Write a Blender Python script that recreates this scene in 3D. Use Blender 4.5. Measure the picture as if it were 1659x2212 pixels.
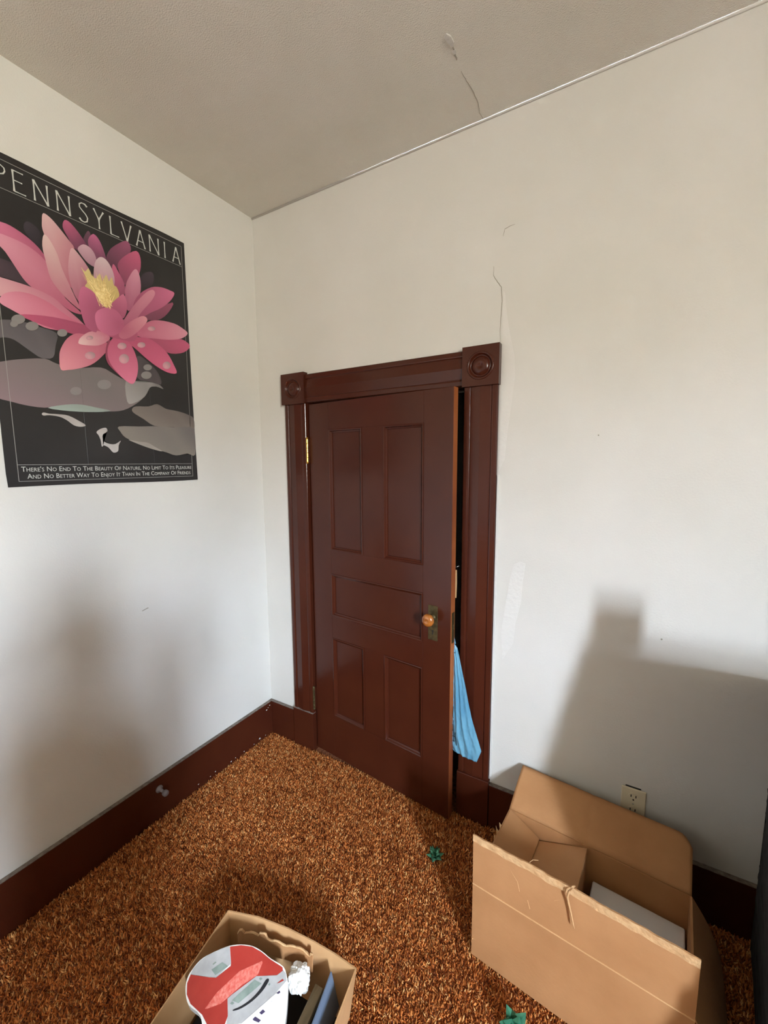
import bpy, bmesh, math, random
import numpy as np
from mathutils import Vector, Matrix, noise

for o in list(bpy.data.objects): bpy.data.objects.remove(o, do_unlink=True)
scene = bpy.context.scene
col = scene.collection

# ------------------------------------------------------------------ camera
cam_d = bpy.data.cameras.new('camera')
cam_d.sensor_fit = 'HORIZONTAL'; cam_d.sensor_width = 36.0; cam_d.lens = 19.347
cam_d.clip_start = 0.02
cam = bpy.data.objects.new('camera', cam_d); col.objects.link(cam)
_r = (0.86496, 0.50181, -0.005715); _u = (-0.054269, 0.104853, 0.993006); _f = (-0.498895, 0.858602, -0.117927)
cam.matrix_world = Matrix(((_r[0], _u[0], -_f[0], 1.70431), (_r[1], _u[1], -_f[1], -1.61846),
                           (_r[2], _u[2], -_f[2], 1.53904), (0, 0, 0, 1)))
scene.camera = cam

# ------------------------------------------------------------------ light: overcast sky through one window, exposure
world = bpy.data.worlds.new('overcast_sky'); scene.world = world; world.use_nodes = True
_wn = world.node_tree; _bg = _wn.nodes['Background']
_tc = _wn.nodes.new('ShaderNodeTexCoord'); _sx = _wn.nodes.new('ShaderNodeSeparateXYZ'); _cr = _wn.nodes.new('ShaderNodeValToRGB')
_wn.links.new(_tc.outputs['Generated'], _sx.inputs[0]); _wn.links.new(_sx.outputs['Z'], _cr.inputs['Fac']); _wn.links.new(_cr.outputs['Color'], _bg.inputs['Color'])
_cr.color_ramp.elements[0].position = 0.09; _cr.color_ramp.elements[0].color = (0.36, 0.36, 0.315, 1)   # pale ground and far houses
_cr.color_ramp.elements[1].position = 0.20; _cr.color_ramp.elements[1].color = (0.82, 0.97, 1.16, 1)   # bright overcast sky
_bg.inputs['Strength'].default_value = 76.0
WIN_X, WIN_Y0, WIN_Y1, WIN_Z0, WIN_Z1 = 4.4, -3.80, -3.24, 1.50, 2.60     # opening in the right wall
_pl = bpy.data.lights.new('window_portal', 'AREA'); _pl.shape = 'RECTANGLE'
_pl.size = WIN_Z1 - WIN_Z0; _pl.size_y = WIN_Y1 - WIN_Y0
_pl.cycles.is_portal = True
_po = bpy.data.objects.new('window_portal', _pl); col.objects.link(_po)
_po.location = (WIN_X + 0.16, (WIN_Y0 + WIN_Y1) / 2, (WIN_Z0 + WIN_Z1) / 2)
_po.rotation_euler = (0, math.radians(90), 0)       # faces -x, into the room

vs = scene.view_settings
vs.view_transform = 'Standard'; vs.look = 'None'; vs.gamma = 1.0; vs.use_curve_mapping = False
vs.exposure = 2.72
if hasattr(scene, 'cycles'):
    scene.cycles.max_bounces = 10; scene.cycles.diffuse_bounces = 6

# ------------------------------------------------------------------ helpers
def lin(c):
    return tuple(((v / 255) / 12.92 if v / 255 <= 0.04045 else ((v / 255 + 0.055) / 1.055) ** 2.4) for v in c)

def material(name, rgb, rough=0.6, metal=0.0, var=None, vscale=20.0, bump=0.0, bscale=200.0, spec=0.5, coat=0.0,
             stretch=(1, 1, 1), detail=4.0, trans=0.0, attr=None, bdist=0.01):
    m = bpy.data.materials.new(name); m.use_nodes = True
    nt = m.node_tree; b = nt.nodes['Principled BSDF']
    b.inputs['Base Color'].default_value = (*lin(rgb), 1)
    b.inputs['Roughness'].default_value = rough; b.inputs['Metallic'].default_value = metal
    b.inputs['Specular IOR Level'].default_value = spec
    b.inputs['Coat Weight'].default_value = coat; b.inputs['Coat Roughness'].default_value = 0.15
    b.inputs['Transmission Weight'].default_value = trans
    tc = nt.nodes.new('ShaderNodeTexCoord'); mp = nt.nodes.new('ShaderNodeMapping')
    mp.inputs['Scale'].default_value = stretch
    nt.links.new(tc.outputs['Object'], mp.inputs['Vector'])
    if attr:
        a = nt.nodes.new('ShaderNodeVertexColor'); a.layer_name = attr
        nt.links.new(a.outputs['Color'], b.inputs['Base Color'])
    if var:
        n = nt.nodes.new('ShaderNodeTexNoise'); n.inputs['Scale'].default_value = vscale; n.inputs['Detail'].default_value = detail
        r = nt.nodes.new('ShaderNodeValToRGB')
        k = len(var)
        while len(r.color_ramp.elements) < k: r.color_ramp.elements.new(0.5)
        for i, c in enumerate(var):
            e = r.color_ramp.elements[i]; e.position = 0.3 + 0.4 * i / max(1, k - 1); e.color = (*lin(c), 1)
        nt.links.new(mp.outputs['Vector'], n.inputs['Vector']); nt.links.new(n.outputs['Fac'], r.inputs['Fac'])
        nt.links.new(r.outputs['Color'], b.inputs['Base Color'])
    if bump:
        n2 = nt.nodes.new('ShaderNodeTexNoise'); n2.inputs['Scale'].default_value = bscale; n2.inputs['Detail'].default_value = 3
        bp = nt.nodes.new('ShaderNodeBump'); bp.inputs['Strength'].default_value = bump; bp.inputs['Distance'].default_value = bdist
        nt.links.new(mp.outputs['Vector'], n2.inputs['Vector']); nt.links.new(n2.outputs['Fac'], bp.inputs['Height'])
        nt.links.new(bp.outputs['Normal'], b.inputs['Normal'])
    return m

M = {}
M['wall'] = material('wall_paint', (200, 197, 190), 0.55, var=[(197, 194, 186), (203, 200, 194)], vscale=2.2, bump=0.12, bscale=160, bdist=0.004)
M['ceiling'] = material('ceiling_paint', (216, 213, 203), 0.8, var=[(212, 209, 198), (220, 217, 208)], vscale=3.0, bump=0.5, bscale=260, bdist=0.006)
M['patch'] = material('patching_plaster', (205, 202, 196), 0.7, bump=0.2, bscale=60)
M['crack'] = material('crack_grey', (150, 143, 130), 0.9)  # warm grey for plaster cracks, nail holes and the scuff
M['trim'] = material('brown_gloss_paint', (66, 29, 17), 0.20, var=[(63, 27, 16), (69, 31, 18)], vscale=6, bump=0.05, bscale=40, spec=0.3)
M['dust'] = material('grey_dust', (112, 100, 90), 0.95, var=[(88, 76, 68), (128, 118, 108)], vscale=60)
M['edge_wood'] = material('worn_door_edge', (142, 74, 30), 0.5, var=[(112, 52, 24), (160, 92, 42)], vscale=8, stretch=(1, 1, 0.2))
M['brass'] = material('old_brass', (196, 150, 72), 0.3, metal=1.0)
M['dull_brass'] = material('tarnished_brass', (88, 74, 46), 0.42, metal=0.7, var=[(70, 58, 36), (104, 90, 58)], vscale=60)
M['amber'] = material('amber_glazed_knob', (146, 82, 30), 0.14, var=[(112, 56, 18), (168, 100, 40)], vscale=30, coat=0.6)
M['black'] = material('shade_sheet', (14, 13, 13), 0.9)  # for the sheet that stands in for shade in the small box
M['hole'] = material('dark_slot', (30, 26, 22), 0.9)
M['carpet_base'] = material('carpet_backing', (120, 66, 36), 0.95, var=[(84, 42, 22), (128, 72, 38), (164, 104, 60)], vscale=140, bump=0.6, bscale=260)
M['pile'] = material('carpet_pile', (140, 80, 42), 0.95, attr='Col', spec=0.05)
M['card'] = material('cardboard', (171, 122, 77), 0.8, var=[(165, 116, 72), (177, 128, 83)], vscale=7, bump=0.06, bscale=90)
M['card_torn'] = material('torn_cardboard', (196, 154, 106), 0.9, var=[(184, 140, 94), (206, 168, 122)], vscale=40, bump=0.4, bscale=80)
M['card_pale'] = material('pale_cardboard', (192, 148, 100), 0.8, var=[(184, 140, 92), (200, 156, 110)], vscale=9)
M['white_card'] = material('white_carton', (214, 212, 210), 0.6)
M['plastic_white'] = material('white_plastic', (226, 224, 218), 0.3)
M['outlet'] = material('ivory_plastic', (206, 194, 166), 0.35)
M['rubber'] = material('grey_rubber', (108, 96, 92), 0.6)
M['steel'] = material('steel', (170, 168, 162), 0.3, metal=1.0)
M['bow'] = material('green_foil_ribbon', (60, 124, 96), 0.22, metal=0.4, var=[(44, 104, 78), (80, 146, 114)], vscale=25)
M['print'] = material('poster_print', (128, 128, 128), 0.35, attr='Col', spec=0.4)
M['paper_black'] = material('poster_black', (33, 31, 31), 0.38, var=[(30, 28, 28), (38, 36, 36)], vscale=5)
M['silver_ink'] = material('silver_ink', (186, 186, 180), 0.5)
M['silver_dim'] = material('silver_line', (140, 138, 134), 0.5)
M['bag'] = material('blue_plastic_film', (88, 140, 166), 0.22, var=[(76, 128, 156), (106, 158, 180)], vscale=9, stretch=(3, 3, 0.6), coat=0.5, bump=0.3, bscale=45, bdist=0.006)
M['ink'] = material('black_print', (20, 22, 26), 0.5)
M['red'] = material('red_card_print', (162, 44, 36), 0.35, var=[(156, 41, 34), (168, 52, 43)], vscale=20, coat=0.4)
M['grey_print'] = material('grey_card_print', (166, 164, 162), 0.35, var=[(158, 156, 154), (174, 172, 170)], vscale=40, coat=0.4)
M['lcd'] = material('lcd_print', (124, 138, 128), 0.4, var=[(114, 128, 118), (136, 148, 138)], vscale=50)
M['pink_print'] = material('pale_red_print', (206, 100, 88), 0.4, var=[(198, 74, 62), (216, 132, 118)], vscale=160)
M['purple_print'] = material('purple_print', (64, 54, 84), 0.4)
M['blue_card'] = material('blue_grey_card', (98, 112, 132), 0.6, var=[(92, 106, 126), (104, 118, 138)], vscale=12)
M['grey_wood'] = material('weathered_wood', (120, 104, 78), 0.7, var=[(98, 84, 60), (138, 122, 94)], vscale=14, stretch=(4, 0.5, 4))
M['crumple'] = material('white_film', (232, 230, 224), 0.25, bump=0.4, bscale=40)
M['dark_bag'] = material('dark_woven_bag', (26, 22, 24), 0.95, var=[(18, 15, 17), (30, 25, 28), (28, 36, 28)], vscale=30)
M['pale_board'] = material('pale_grey_board', (176, 178, 178), 0.7)
M['hedge'] = material('hedge_green', (46, 60, 34), 0.9, var=[(30, 42, 22), (66, 82, 48)], vscale=3)
M['ground'] = material('lawn', (70, 84, 48), 0.95, var=[(58, 72, 40), (84, 96, 58)], vscale=1.5)
M['sash'] = material('white_sash_paint', (224, 222, 214), 0.4)
_g = bpy.data.materials.new('window_glass'); _g.use_nodes = True; _nt = _g.node_tree
_o = _nt.nodes['Material Output']; _nt.nodes.remove(_nt.nodes['Principled BSDF'])
_t = _nt.nodes.new('ShaderNodeBsdfTransparent'); _gl = _nt.nodes.new('ShaderNodeBsdfGlossy'); _gl.inputs['Roughness'].default_value = 0.02
_mx = _nt.nodes.new('ShaderNodeMixShader'); _mx.inputs['Fac'].default_value = 0.06
_nt.links.new(_t.outputs[0], _mx.inputs[1]); _nt.links.new(_gl.outputs[0], _mx.inputs[2]); _nt.links.new(_mx.outputs[0], _o.inputs['Surface'])
M['glass'] = _g

class MB:
    """collects shapes; build() links them as ONE mesh object"""
    def __init__(s): s.v = []; s.f = []
    def add(s, vs_, fs_):
        k = len(s.v); s.v += [tuple(q) for q in vs_]; s.f += [tuple(i + k for i in f) for f in fs_]; return s
    def box(s, x0, x1, y0, y1, z0, z1):
        return s.add([(x0, y0, z0), (x1, y0, z0), (x1, y1, z0), (x0, y1, z0), (x0, y0, z1), (x1, y0, z1), (x1, y1, z1), (x0, y1, z1)],
                     [(0, 3, 2, 1), (4, 5, 6, 7), (0, 1, 5, 4), (1, 2, 6, 5), (2, 3, 7, 6), (3, 0, 4, 7)])
    def prism(s, pts, d):
        """closed polygon of 3D points, extruded by vector d"""
        n = len(pts); d = Vector(d)
        vv = [Vector(q) for q in pts] + [Vector(q) + d for q in pts]
        ff = [tuple(range(n))[::-1], tuple(range(n, 2 * n))] + [(i, (i + 1) % n, n + (i + 1) % n, n + i) for i in range(n)]
        return s.add(vv, ff)
    def lathe(s, prof, seg=24, T=None, cap=True):
        """profile [(r, h)] turned about +z, moved by matrix T"""
        vv = []; ff = []; n = len(prof)
        for i in range(seg):
            a = 2 * math.pi * i / seg
            vv += [Vector((r * math.cos(a), r * math.sin(a), h)) for r, h in prof]
        for i in range(seg):
            j = (i + 1) % seg
            for k in range(n - 1): ff.append((i * n + k, j * n + k, j * n + k + 1, i * n + k + 1))
        if cap:
            if prof[0][0] > 1e-5: ff.append(tuple(i * n for i in range(seg))[::-1])
            if prof[-1][0] > 1e-5: ff.append(tuple(i * n + n - 1 for i in range(seg)))
        if T is not None: vv = [T @ q for q in vv]
        return s.add(vv, ff)
    def tube(s, pts, rad, seg=6):
        pts = [Vector(q) for q in pts]; n = len(pts); vv = []; ff = []
        for i, q in enumerate(pts):
            t = (pts[min(i + 1, n - 1)] - pts[max(i - 1, 0)]).normalized()
            a = t.cross(Vector((0, 0, 1)) if abs(t.z) < 0.9 else Vector((1, 0, 0))).normalized(); b = t.cross(a)
            r = rad[i] if isinstance(rad, (list, tuple)) else rad
            for k in range(seg):
                th = 2 * math.pi * k / seg; vv.append(q + (a * math.cos(th) + b * math.sin(th)) * r)
        for i in range(n - 1):
            for k in range(seg): ff.append((i * seg + k, i * seg + (k + 1) % seg, (i + 1) * seg + (k + 1) % seg, (i + 1) * seg + k))
        ff.append(tuple(range(seg))[::-1]); ff.append(tuple((n - 1) * seg + k for k in range(seg)))
        return s.add(vv, ff)
    def grid(s, fn, nu, nv):
        vv = [fn(i / nu, j / nv) for j in range(nv + 1) for i in range(nu + 1)]
        ff = [(j * (nu + 1) + i, j * (nu + 1) + i + 1, (j + 1) * (nu + 1) + i + 1, (j + 1) * (nu + 1) + i) for j in range(nv) for i in range(nu)]
        return s.add(vv, ff)
    def build(s, name, mat, parent=None, smooth=False, bevel=0.0, solid=0.0, subd=0, fix=True):
        me = bpy.data.meshes.new(name); me.from_pydata(s.v, [], s.f)
        if fix:
            bm = bmesh.new(); bm.from_mesh(me); bmesh.ops.remove_doubles(bm, verts=bm.verts, dist=1e-6)
            bmesh.ops.recalc_face_normals(bm, faces=bm.faces); bm.to_mesh(me); bm.free()
        me.materials.append(M[mat] if isinstance(mat, str) else mat)
        if smooth: me.polygons.foreach_set('use_smooth', [True] * len(me.polygons))
        o = bpy.data.objects.new(name, me); col.objects.link(o)
        if parent is not None: o.parent = parent
        if solid:
            md = o.modifiers.new('thickness', 'SOLIDIFY'); md.thickness = solid; md.offset = 0
        if bevel:
            md = o.modifiers.new('bevel', 'BEVEL'); md.width = bevel; md.segments = 2; md.limit_method = 'ANGLE'; md.angle_limit = math.radians(35)
        if subd:
            md = o.modifiers.new('smooth', 'SUBSURF'); md.levels = subd; md.render_levels = subd
        return o

def tag(o, label, cat, group=None):
    o['label'] = label; o['category'] = cat
    if group: o['group'] = group
    return o
def struct(o, label=None):
    o['kind'] = 'structure'
    if label: o['label'] = label
    return o
def empty(name, loc, rz=0.0):
    o = bpy.data.objects.new(name, None); col.objects.link(o); o.empty_display_size = 0.05
    o.location = loc; o.rotation_euler = (0, 0, rz); return o

H = 2.773; ROOM_X = 4.4; ROOM_Y = -6.5
DX0, DX1, DZ = 0.329, 1.138, 1.833          # door opening
FZ = -0.012                                   # backing under the carpet pile

POSTER = [
 ('lily_pad',(112,104,108),(84,80,84),[(76,5069),(452,5249),(899,5297),(1296,5247),(1747,5163),(1674,4734),(1569,4340),(1245,4252),(954,4410),(557,4668),(280,4676),(32,4578)]),
 ('lily_pad',(140,118,122),(104,106,102),[(-123,3820),(152,3912),(633,4086),(1314,4246),(1662,4152),(2223,4112),(3053,4290),(3478,4140),(3926,3982),(4666,4054),(5134,4028),(4856,3835),(4622,3453),(4245,3109),(3742,2811),(3188,2707),(2509,2727),(1803,2738),(1176,2626),(670,2651),(292,2724),(50,2772),(-210,2852)]),
 ('leaf_edge',(160,172,164),(135,145,138),[(1282,2629),(1808,2798),(2278,2857),(2765,2809),(3279,2740),(2751,2640),(1943,2589)]),
 ('leaf_edge',(165,160,158),(120,115,115),[(3925,3972),(4410,3983),(5136,4054),(5447,3861),(5125,3916),(4855,3825),(4621,3442),(4148,3122),(3911,3167)]),
 ('lily_pad',(132,122,114),(104,95,92),[(4082,2896),(4238,3011),(4748,3068),(5127,3203),(5500,3048),(5955,3016),(6428,2928),(6790,2763),(6798,2304),(6507,2284),(5789,2306),(4954,2299),(4503,2542),(4120,2753)]),
 ('lily_pad',(142,134,124),(112,106,104),[(3530,2171),(4278,2224),(4953,2283),(5789,2295),(6796,2281),(6759,1149),(6370,1183),(5821,1092),(5370,1219),(4729,1387),(4229,1574),(3755,1750),(3562,1981)]),
 ('leaf_edge',(175,168,158),(140,132,126),[(3845,1681),(4233,1624),(4587,1598),(4841,1468),(5205,1253),(4726,1356),(4225,1523)]),
 ('leaf_edge',(92,82,86),(60,56,58),[(4436,4987),(4878,4833),(5272,4457),(5350,4037),(4822,4079),(4373,4152)]),
 ('fish',(200,194,188),(150,140,138),[(1088,2410),(1145,2465),(1302,2439),(1555,2447),(1853,2428),(2151,2284),(2380,2133),(2213,2068),(2000,2105),(1801,2264),(1585,2365),(1297,2389),(1136,2361)]),
 ('fish',(205,200,196),(160,152,152),[(2714,1906),(2852,2030),(3051,2090),(3093,1953),(2936,1841),(2911,1686),(2987,1549),(3181,1486),(3363,1502),(3558,1635),(3460,1448),(3425,1230),(3247,1169),(3090,1350),(2934,1430),(2856,1381),(2838,1590),(2777,1795)]),
 ('petal',(74,66,74),(52,46,52),[(1135,8380),(1273,8481),(1525,8330),(1534,7833),(1290,7922),(1114,8147)]),
 ('petal',(84,68,78),(58,50,56),[(307,6997),(611,7044),(946,6949),(1215,6665),(1737,6329),(1263,6449),(748,6500),(267,6547)]),
 ('petal',(78,64,74),(56,46,54),[(4874,8197),(5194,8434),(5344,8369),(5292,8013),(5044,7783),(4689,7708)]),
 ('petal',(224,128,160),(178,88,118),[(348,8106),(527,8143),(768,8138),(1134,8005),(1446,7796),(1645,7527),(1737,7168),(1507,7317),(1090,7497),(785,7632),(493,7761),(326,7866)]),
 ('petal',(120,80,98),(92,62,78),[(2973,8956),(3071,8938),(3085,8607),(2925,8371),(2801,8549)]),
 ('petal',(206,112,152),(122,72,96),[(3175,8962),(3370,8813),(3510,8440),(3524,8185),(3191,8140),(3008,8406),(2983,8689)]),
 ('petal',(206,104,140),(116,68,92),[(2287,9011),(2472,8996),(2756,8715),(2929,8415),(2714,8201),(2520,8203),(2321,8525),(2211,8757)]),
 ('petal',(168,92,122),(98,60,78),[(4279,9203),(4461,9145),(4464,8873),(4131,8468),(3919,8072),(3652,8059),(3549,8282),(3747,8712)]),
 ('petal',(222,180,192),(180,130,150),[(2813,8458),(3050,8423),(3195,8184),(3188,7839),(2924,7866),(2703,8072),(2620,8245)]),
 ('petal',(214,104,138),(140,74,100),[(4690,9011),(4844,8795),(4793,8308),(4554,7848),(4154,7569),(3978,7959),(3956,8265),(4237,8645)]),
 ('petal',(238,196,196),(190,98,124),[(1679,8939),(1882,8880),(2113,8672),(2349,8416),(2513,8200),(2375,7817),(2333,7308),(2365,6782),(2098,7181),(1955,7650),(1740,8037),(1617,8410),(1623,8682)]),
 ('petal',(232,160,180),(190,92,122),[(404,7758),(676,7787),(1110,7732),(1460,7570),(1682,7345),(1800,7072),(1954,6765),(2108,6408),(2577,6049),(2227,6030),(1803,6269),(1459,6357),(1163,6453),(952,6648),(731,7017),(571,7285),(408,7472)]),
 ('petal',(240,206,202),(192,104,130),[(1639,8265),(1787,8174),(1969,7816),(2078,7376),(2230,6984),(2387,6581),(2548,6168),(2252,6329),(1974,6568),(1716,6922),(1620,7439),(1565,7885)]),
 ('petal',(232,184,190),(180,96,124),[(2443,8192),(2696,7986),(2876,7762),(2997,7510),(2909,7180),(2767,6918),(2643,6367),(2423,6551),(2301,6926),(2262,7364),(2320,7836)]),
 ('petal',(214,110,146),(150,80,106),[(3815,8166),(3955,7951),(4134,7608),(4129,7241),(3872,6884),(3770,7301),(3691,7720),(3743,8094)]),
 ('petal',(228,200,204),(196,140,158),[(3324,8236),(3536,8233),(3732,7957),(3791,7578),(3678,7270),(3282,7179),(3067,7364),(3135,7947)]),
 ('petal',(228,158,178),(176,92,124),[(4638,8320),(4765,8064),(4764,7593),(4595,7113),(4222,6624),(4131,6966),(4174,7531),(4428,8080)]),
 ('petal',(166,88,114),(120,66,88),[(6099,7538),(5930,7132),(5543,6718),(5106,6536),(4645,6464),(5132,6894)]),
 ('petal',(222,120,156),(160,80,110),[(4718,7435),(5202,7837),(5634,7985),(6019,7991),(6212,7930),(5988,7554),(5574,7150),(5129,6845),(4752,6566),(4406,6537),(4439,6970)]),
 ('petal',(232,178,186),(200,110,138),[(264,6510),(379,6479),(684,6477),(1163,6453),(1667,6346),(1976,6161),(2590,5710),(2501,5601),(1633,5934),(1167,6105),(810,6124),(329,5910),(217,5983)]),
 ('petal',(240,160,182),(200,92,124),[(286,5767),(361,5939),(526,6086),(817,6202),(1177,6225),(1646,6099),(2062,5857),(2509,5688),(2986,5577),(2805,5377),(2324,5341),(1866,5286),(1401,5265),(912,5445),(544,5586),(338,5672)]),
 ('petal',(206,96,130),(160,74,104),[(755,5487),(1236,5351),(1757,5289),(2318,5266),(2795,5255),(3158,5612),(2748,5679),(2049,5698),(1433,5645)]),
 ('petal',(212,100,134),(166,80,106),[(5057,5859),(5818,5946),(6406,6115),(6847,5927),(6488,5580),(5892,5398),(5346,5481),(4537,5683)]),
 ('petal',(238,162,180),(196,100,130),[(4452,5853),(4943,6416),(5429,6625),(6096,6684),(6497,6584),(6728,6433),(6408,6142),(5818,5946),(5159,5835),(4642,5757)]),
 ('petal',(230,112,148),(190,86,118),[(3858,5516),(4246,5682),(4591,5744),(4948,5784),(5357,5634),(5721,5361),(5975,4947),(6079,4621),(5665,4578),(5186,4744),(4737,5001),(4313,5295)]),
 ('petal',(240,160,174),(196,96,124),[(1757,3974),(1746,4377),(1816,4683),(2034,5069),(2321,5309),(2640,5347),(3132,5294),(3423,5137),(3082,4656),(2719,4316),(2300,4105),(1984,4003)]),
 ('petal',(176,82,108),(150,70,96),[(3249,4872),(3396,5358),(3555,5122),(3504,4468),(3835,4014),(3489,4280),(3287,4517)]),
 ('petal',(238,134,166),(196,92,124),[(3316,4886),(3434,5276),(3679,5564),(4043,5515),(4263,5284),(4403,4884),(4424,4501),(4319,4095),(4156,3865),(3878,3974),(3577,4250),(3376,4535)]),
 ('petal',(196,98,128),(176,86,116),[(2758,5811),(4102,6276),(4502,5865),(4331,5537),(3854,5469),(3363,5485),(2904,5590)]),
 ('petal',(226,150,168),(178,92,122),[(5247,7756),(5344,7642),(5162,7292),(4714,6722),(4381,6200),(4064,5788),(3839,5868),(4111,6405),(4542,7049),(4977,7569)]),
 ('petal',(232,158,170),(190,100,128),[(4856,6609),(4936,6462),(4668,6100),(4296,5718),(3950,5516),(3775,5634),(4087,6086),(4599,6511)]),
 ('petal',(246,208,208),(206,116,142),[(2378,5046),(2470,5219),(2730,5457),(3071,5589),(3366,5531),(3454,5417),(3300,5244),(3030,5069),(2692,4991),(2410,4968)]),
 ('stamen',(236,214,150),(212,180,112),[(2668,7641),(2786,7538),(2910,7691),(2984,7506),(3135,7431),(3278,7656),(3344,7419),(3493,7692),(3573,7492),(3688,7674),(3735,7424),(3842,7371),(3915,7147),(3856,6969),(3679,6710),(3438,6435),(3228,6504),(3078,6719),(2847,6902),(2745,7038),(2834,7238)]),
 ('petal',(216,118,154),(170,84,116),[(2695,7008),(2972,6944),(3203,6716),(3376,6483),(3171,6311),(3049,5836),(2981,5510),(2664,5645),(2541,6081),(2492,6447),(2561,6806)]),
 ('petal',(216,122,152),(170,84,116),[(4078,7187),(4175,6934),(4132,6550),(3962,6270),(3655,6410),(3442,6490),(3687,6816),(3933,7085)]),
 ('petal',(222,126,162),(184,92,124),[(3176,6378),(3489,6530),(3752,6507),(3922,6351),(4004,6097),(3888,5789),(3589,5552),(3323,5530),(3076,5645),(2992,5908),(3014,6177)]),
 ('dew_drop',(150,146,144),(150,140,140),[(2341,3336),(2298,3247),(2202,3183),(2090,3168),(2005,3207),(1977,3284),(2018,3371),(2112,3435),(2224,3452),(2312,3414)]),
 ('dew_drop',(150,146,144),(150,140,140),[(3356,3721),(3301,3610),(3174,3527),(3025,3505),(2911,3551),(2874,3646),(2927,3756),(3051,3838),(3200,3863),(3317,3818)]),
 ('dew_drop',(150,146,144),(150,140,140),[(890,5380),(848,5281),(752,5202),(642,5172),(558,5201),(532,5279),(573,5375),(666,5455),(777,5487),(863,5458)]),
 ('dew_drop',(150,146,144),(150,140,140),[(697,5187),(672,5122),(617,5071),(553,5054),(505,5077),(491,5131),(516,5196),(570,5247),(634,5264),(682,5242)]),
 ('dew_drop',(150,146,144),(150,140,140),[(1236,5263),(1194,5168),(1100,5092),(990,5063),(907,5093),(882,5168),(922,5261),(1014,5338),(1123,5368),(1209,5340)]),
 ('dew_drop',(150,146,144),(150,140,140),[(2050,5257),(2014,5174),(1934,5109),(1841,5085),(1770,5113),(1748,5180),(1783,5261),(1861,5326),(1954,5351),(2027,5325)]),
 ('dew_drop',(150,146,144),(150,140,140),[(4956,4341),(4907,4245),(4793,4171),(4658,4149),(4555,4185),(4521,4265),(4568,4360),(4679,4433),(4814,4458),(4920,4423)]),
 ('dew_drop',(150,146,144),(150,140,140),[(4989,4657),(4950,4579),(4857,4518),(4748,4498),(4663,4526),(4635,4590),(4674,4666),(4765,4726),(4874,4748),(4960,4721)]),
 ('dew_drop',(236,170,184),(150,140,140),[(4093,4810),(4048,4695),(3948,4610),(3831,4587),(3742,4634),(3715,4732),(3758,4845),(3857,4931),(3974,4956),(4065,4910)]),
 ('dew_drop',(236,170,184),(150,140,140),[(2889,4678),(2849,4591),(2757,4524),(2649,4502),(2566,4532),(2540,4604),(2579,4689),(2669,4756),(2777,4780),(2862,4750)]),
 ('dew_drop',(236,170,184),(150,140,140),[(5823,4897),(5781,4798),(5686,4724),(5574,4703),(5489,4743),(5462,4827),(5502,4925),(5596,4999),(5707,5022),(5794,4983)]),
 ('dew_drop',(236,170,184),(150,140,140),[(4783,5490),(4747,5419),(4662,5361),(4561,5338),(4484,5359),(4458,5415),(4493,5485),(4577,5543),(4677,5567),(4756,5547)]),
 ('dew_drop',(236,170,184),(150,140,140),[(2864,5290),(2837,5237),(2776,5194),(2704,5176),(2649,5191),(2631,5232),(2657,5285),(2717,5328),(2789,5346),(2845,5332)]),
 ('dew_drop',(236,170,184),(150,140,140),[(4030,5277),(3991,5197),(3903,5133),(3798,5109),(3718,5135),(3692,5199),(3729,5279),(3816,5343),(3921,5367),(4003,5343)]),
 ('dew_drop',(236,170,184),(150,140,140),[(5242,6242),(5207,6181),(5124,6127),(5026,6101),(4950,6113),(4924,6158),(4958,6219),(5039,6272),(5137,6298),(5215,6287)]),
]
PACK = {
 'body':[(-887,-103),(-709,117),(-547,279),(-288,459),(17,596),(320,648),(629,661),(1024,714),(1242,611),(1373,502),(1619,174),(1779,-146),(1808,-641),(1405,-1169),(699,-1392),(214,-1235),(-180,-996),(-585,-1018),(-816,-935),(-984,-793),(-1052,-616),(-1021,-328)],
 'red':[(-521,268),(-274,445),(10,575),(315,625),(624,638),(1021,689),(1074,640),(983,501),(527,215),(508,181),(171,-448),(409,-658),(473,-866),(442,-1040),(111,-1019),(-169,-961),(-574,-983),(-792,-921),(-948,-787),(-1006,-634),(-538,-424),(-380,-341),(-211,7),(-242,49)],
 'grey1':[(-526,265),(-240,42),(-382,-339),(-1009,-632),(-1034,-528),(-992,-328),(-870,-93),(-700,109),(-579,235)],
 'lcd1':[(-602,-298),(-465,-51),(-266,-25),(-428,-316)],
 'grey2':[(527,215),(988,496),(1073,652),(1171,648),(1278,554),(1188,246),(790,-577),(498,-798),(411,-658),(178,-455),(209,-368)],
 'lcd2':[(293,-421),(534,141),(742,181),(479,-372)],
 'arc':[(446,-515),(575,-370),(708,-150),(781,87),(792,290),(855,339),(880,279),(858,86),(766,-158),(617,-386),(477,-520)],
 'btn1':[(296,-484),(316,-430),(388,-425),(359,-470)],
 'btn2':[(620,214),(647,253),(708,257),(677,208)],
 'btn3':[(903,254),(918,293),(958,291),(946,249)],
 'btn4':[(-662,-210),(-634,-137),(-595,-134),(-632,-212)],
 'pink':[(-185,-859),(-150,-523),(71,62),(455,508),(489,486),(541,254),(306,-112),(96,-599),(-137,-832)],
 'strip':[(795,-582),(1194,240),(1271,264),(1017,-310),(905,-592)],
 'mark1':[(940,-382),(985,-329),(1179,-300),(1157,-353),(1022,-390)],
 'mark2':[(1138,56),(1150,150),(1192,160),(1196,74)],
 'mark3':[(1097,389),(1168,522),(1219,520),(1134,418)],
 'mark4':[(988,-230),(1073,-138),(1172,-138),(1127,-220)],
 'mark5':[(1197,236),(1244,322),(1282,307),(1239,245)],
}

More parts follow.
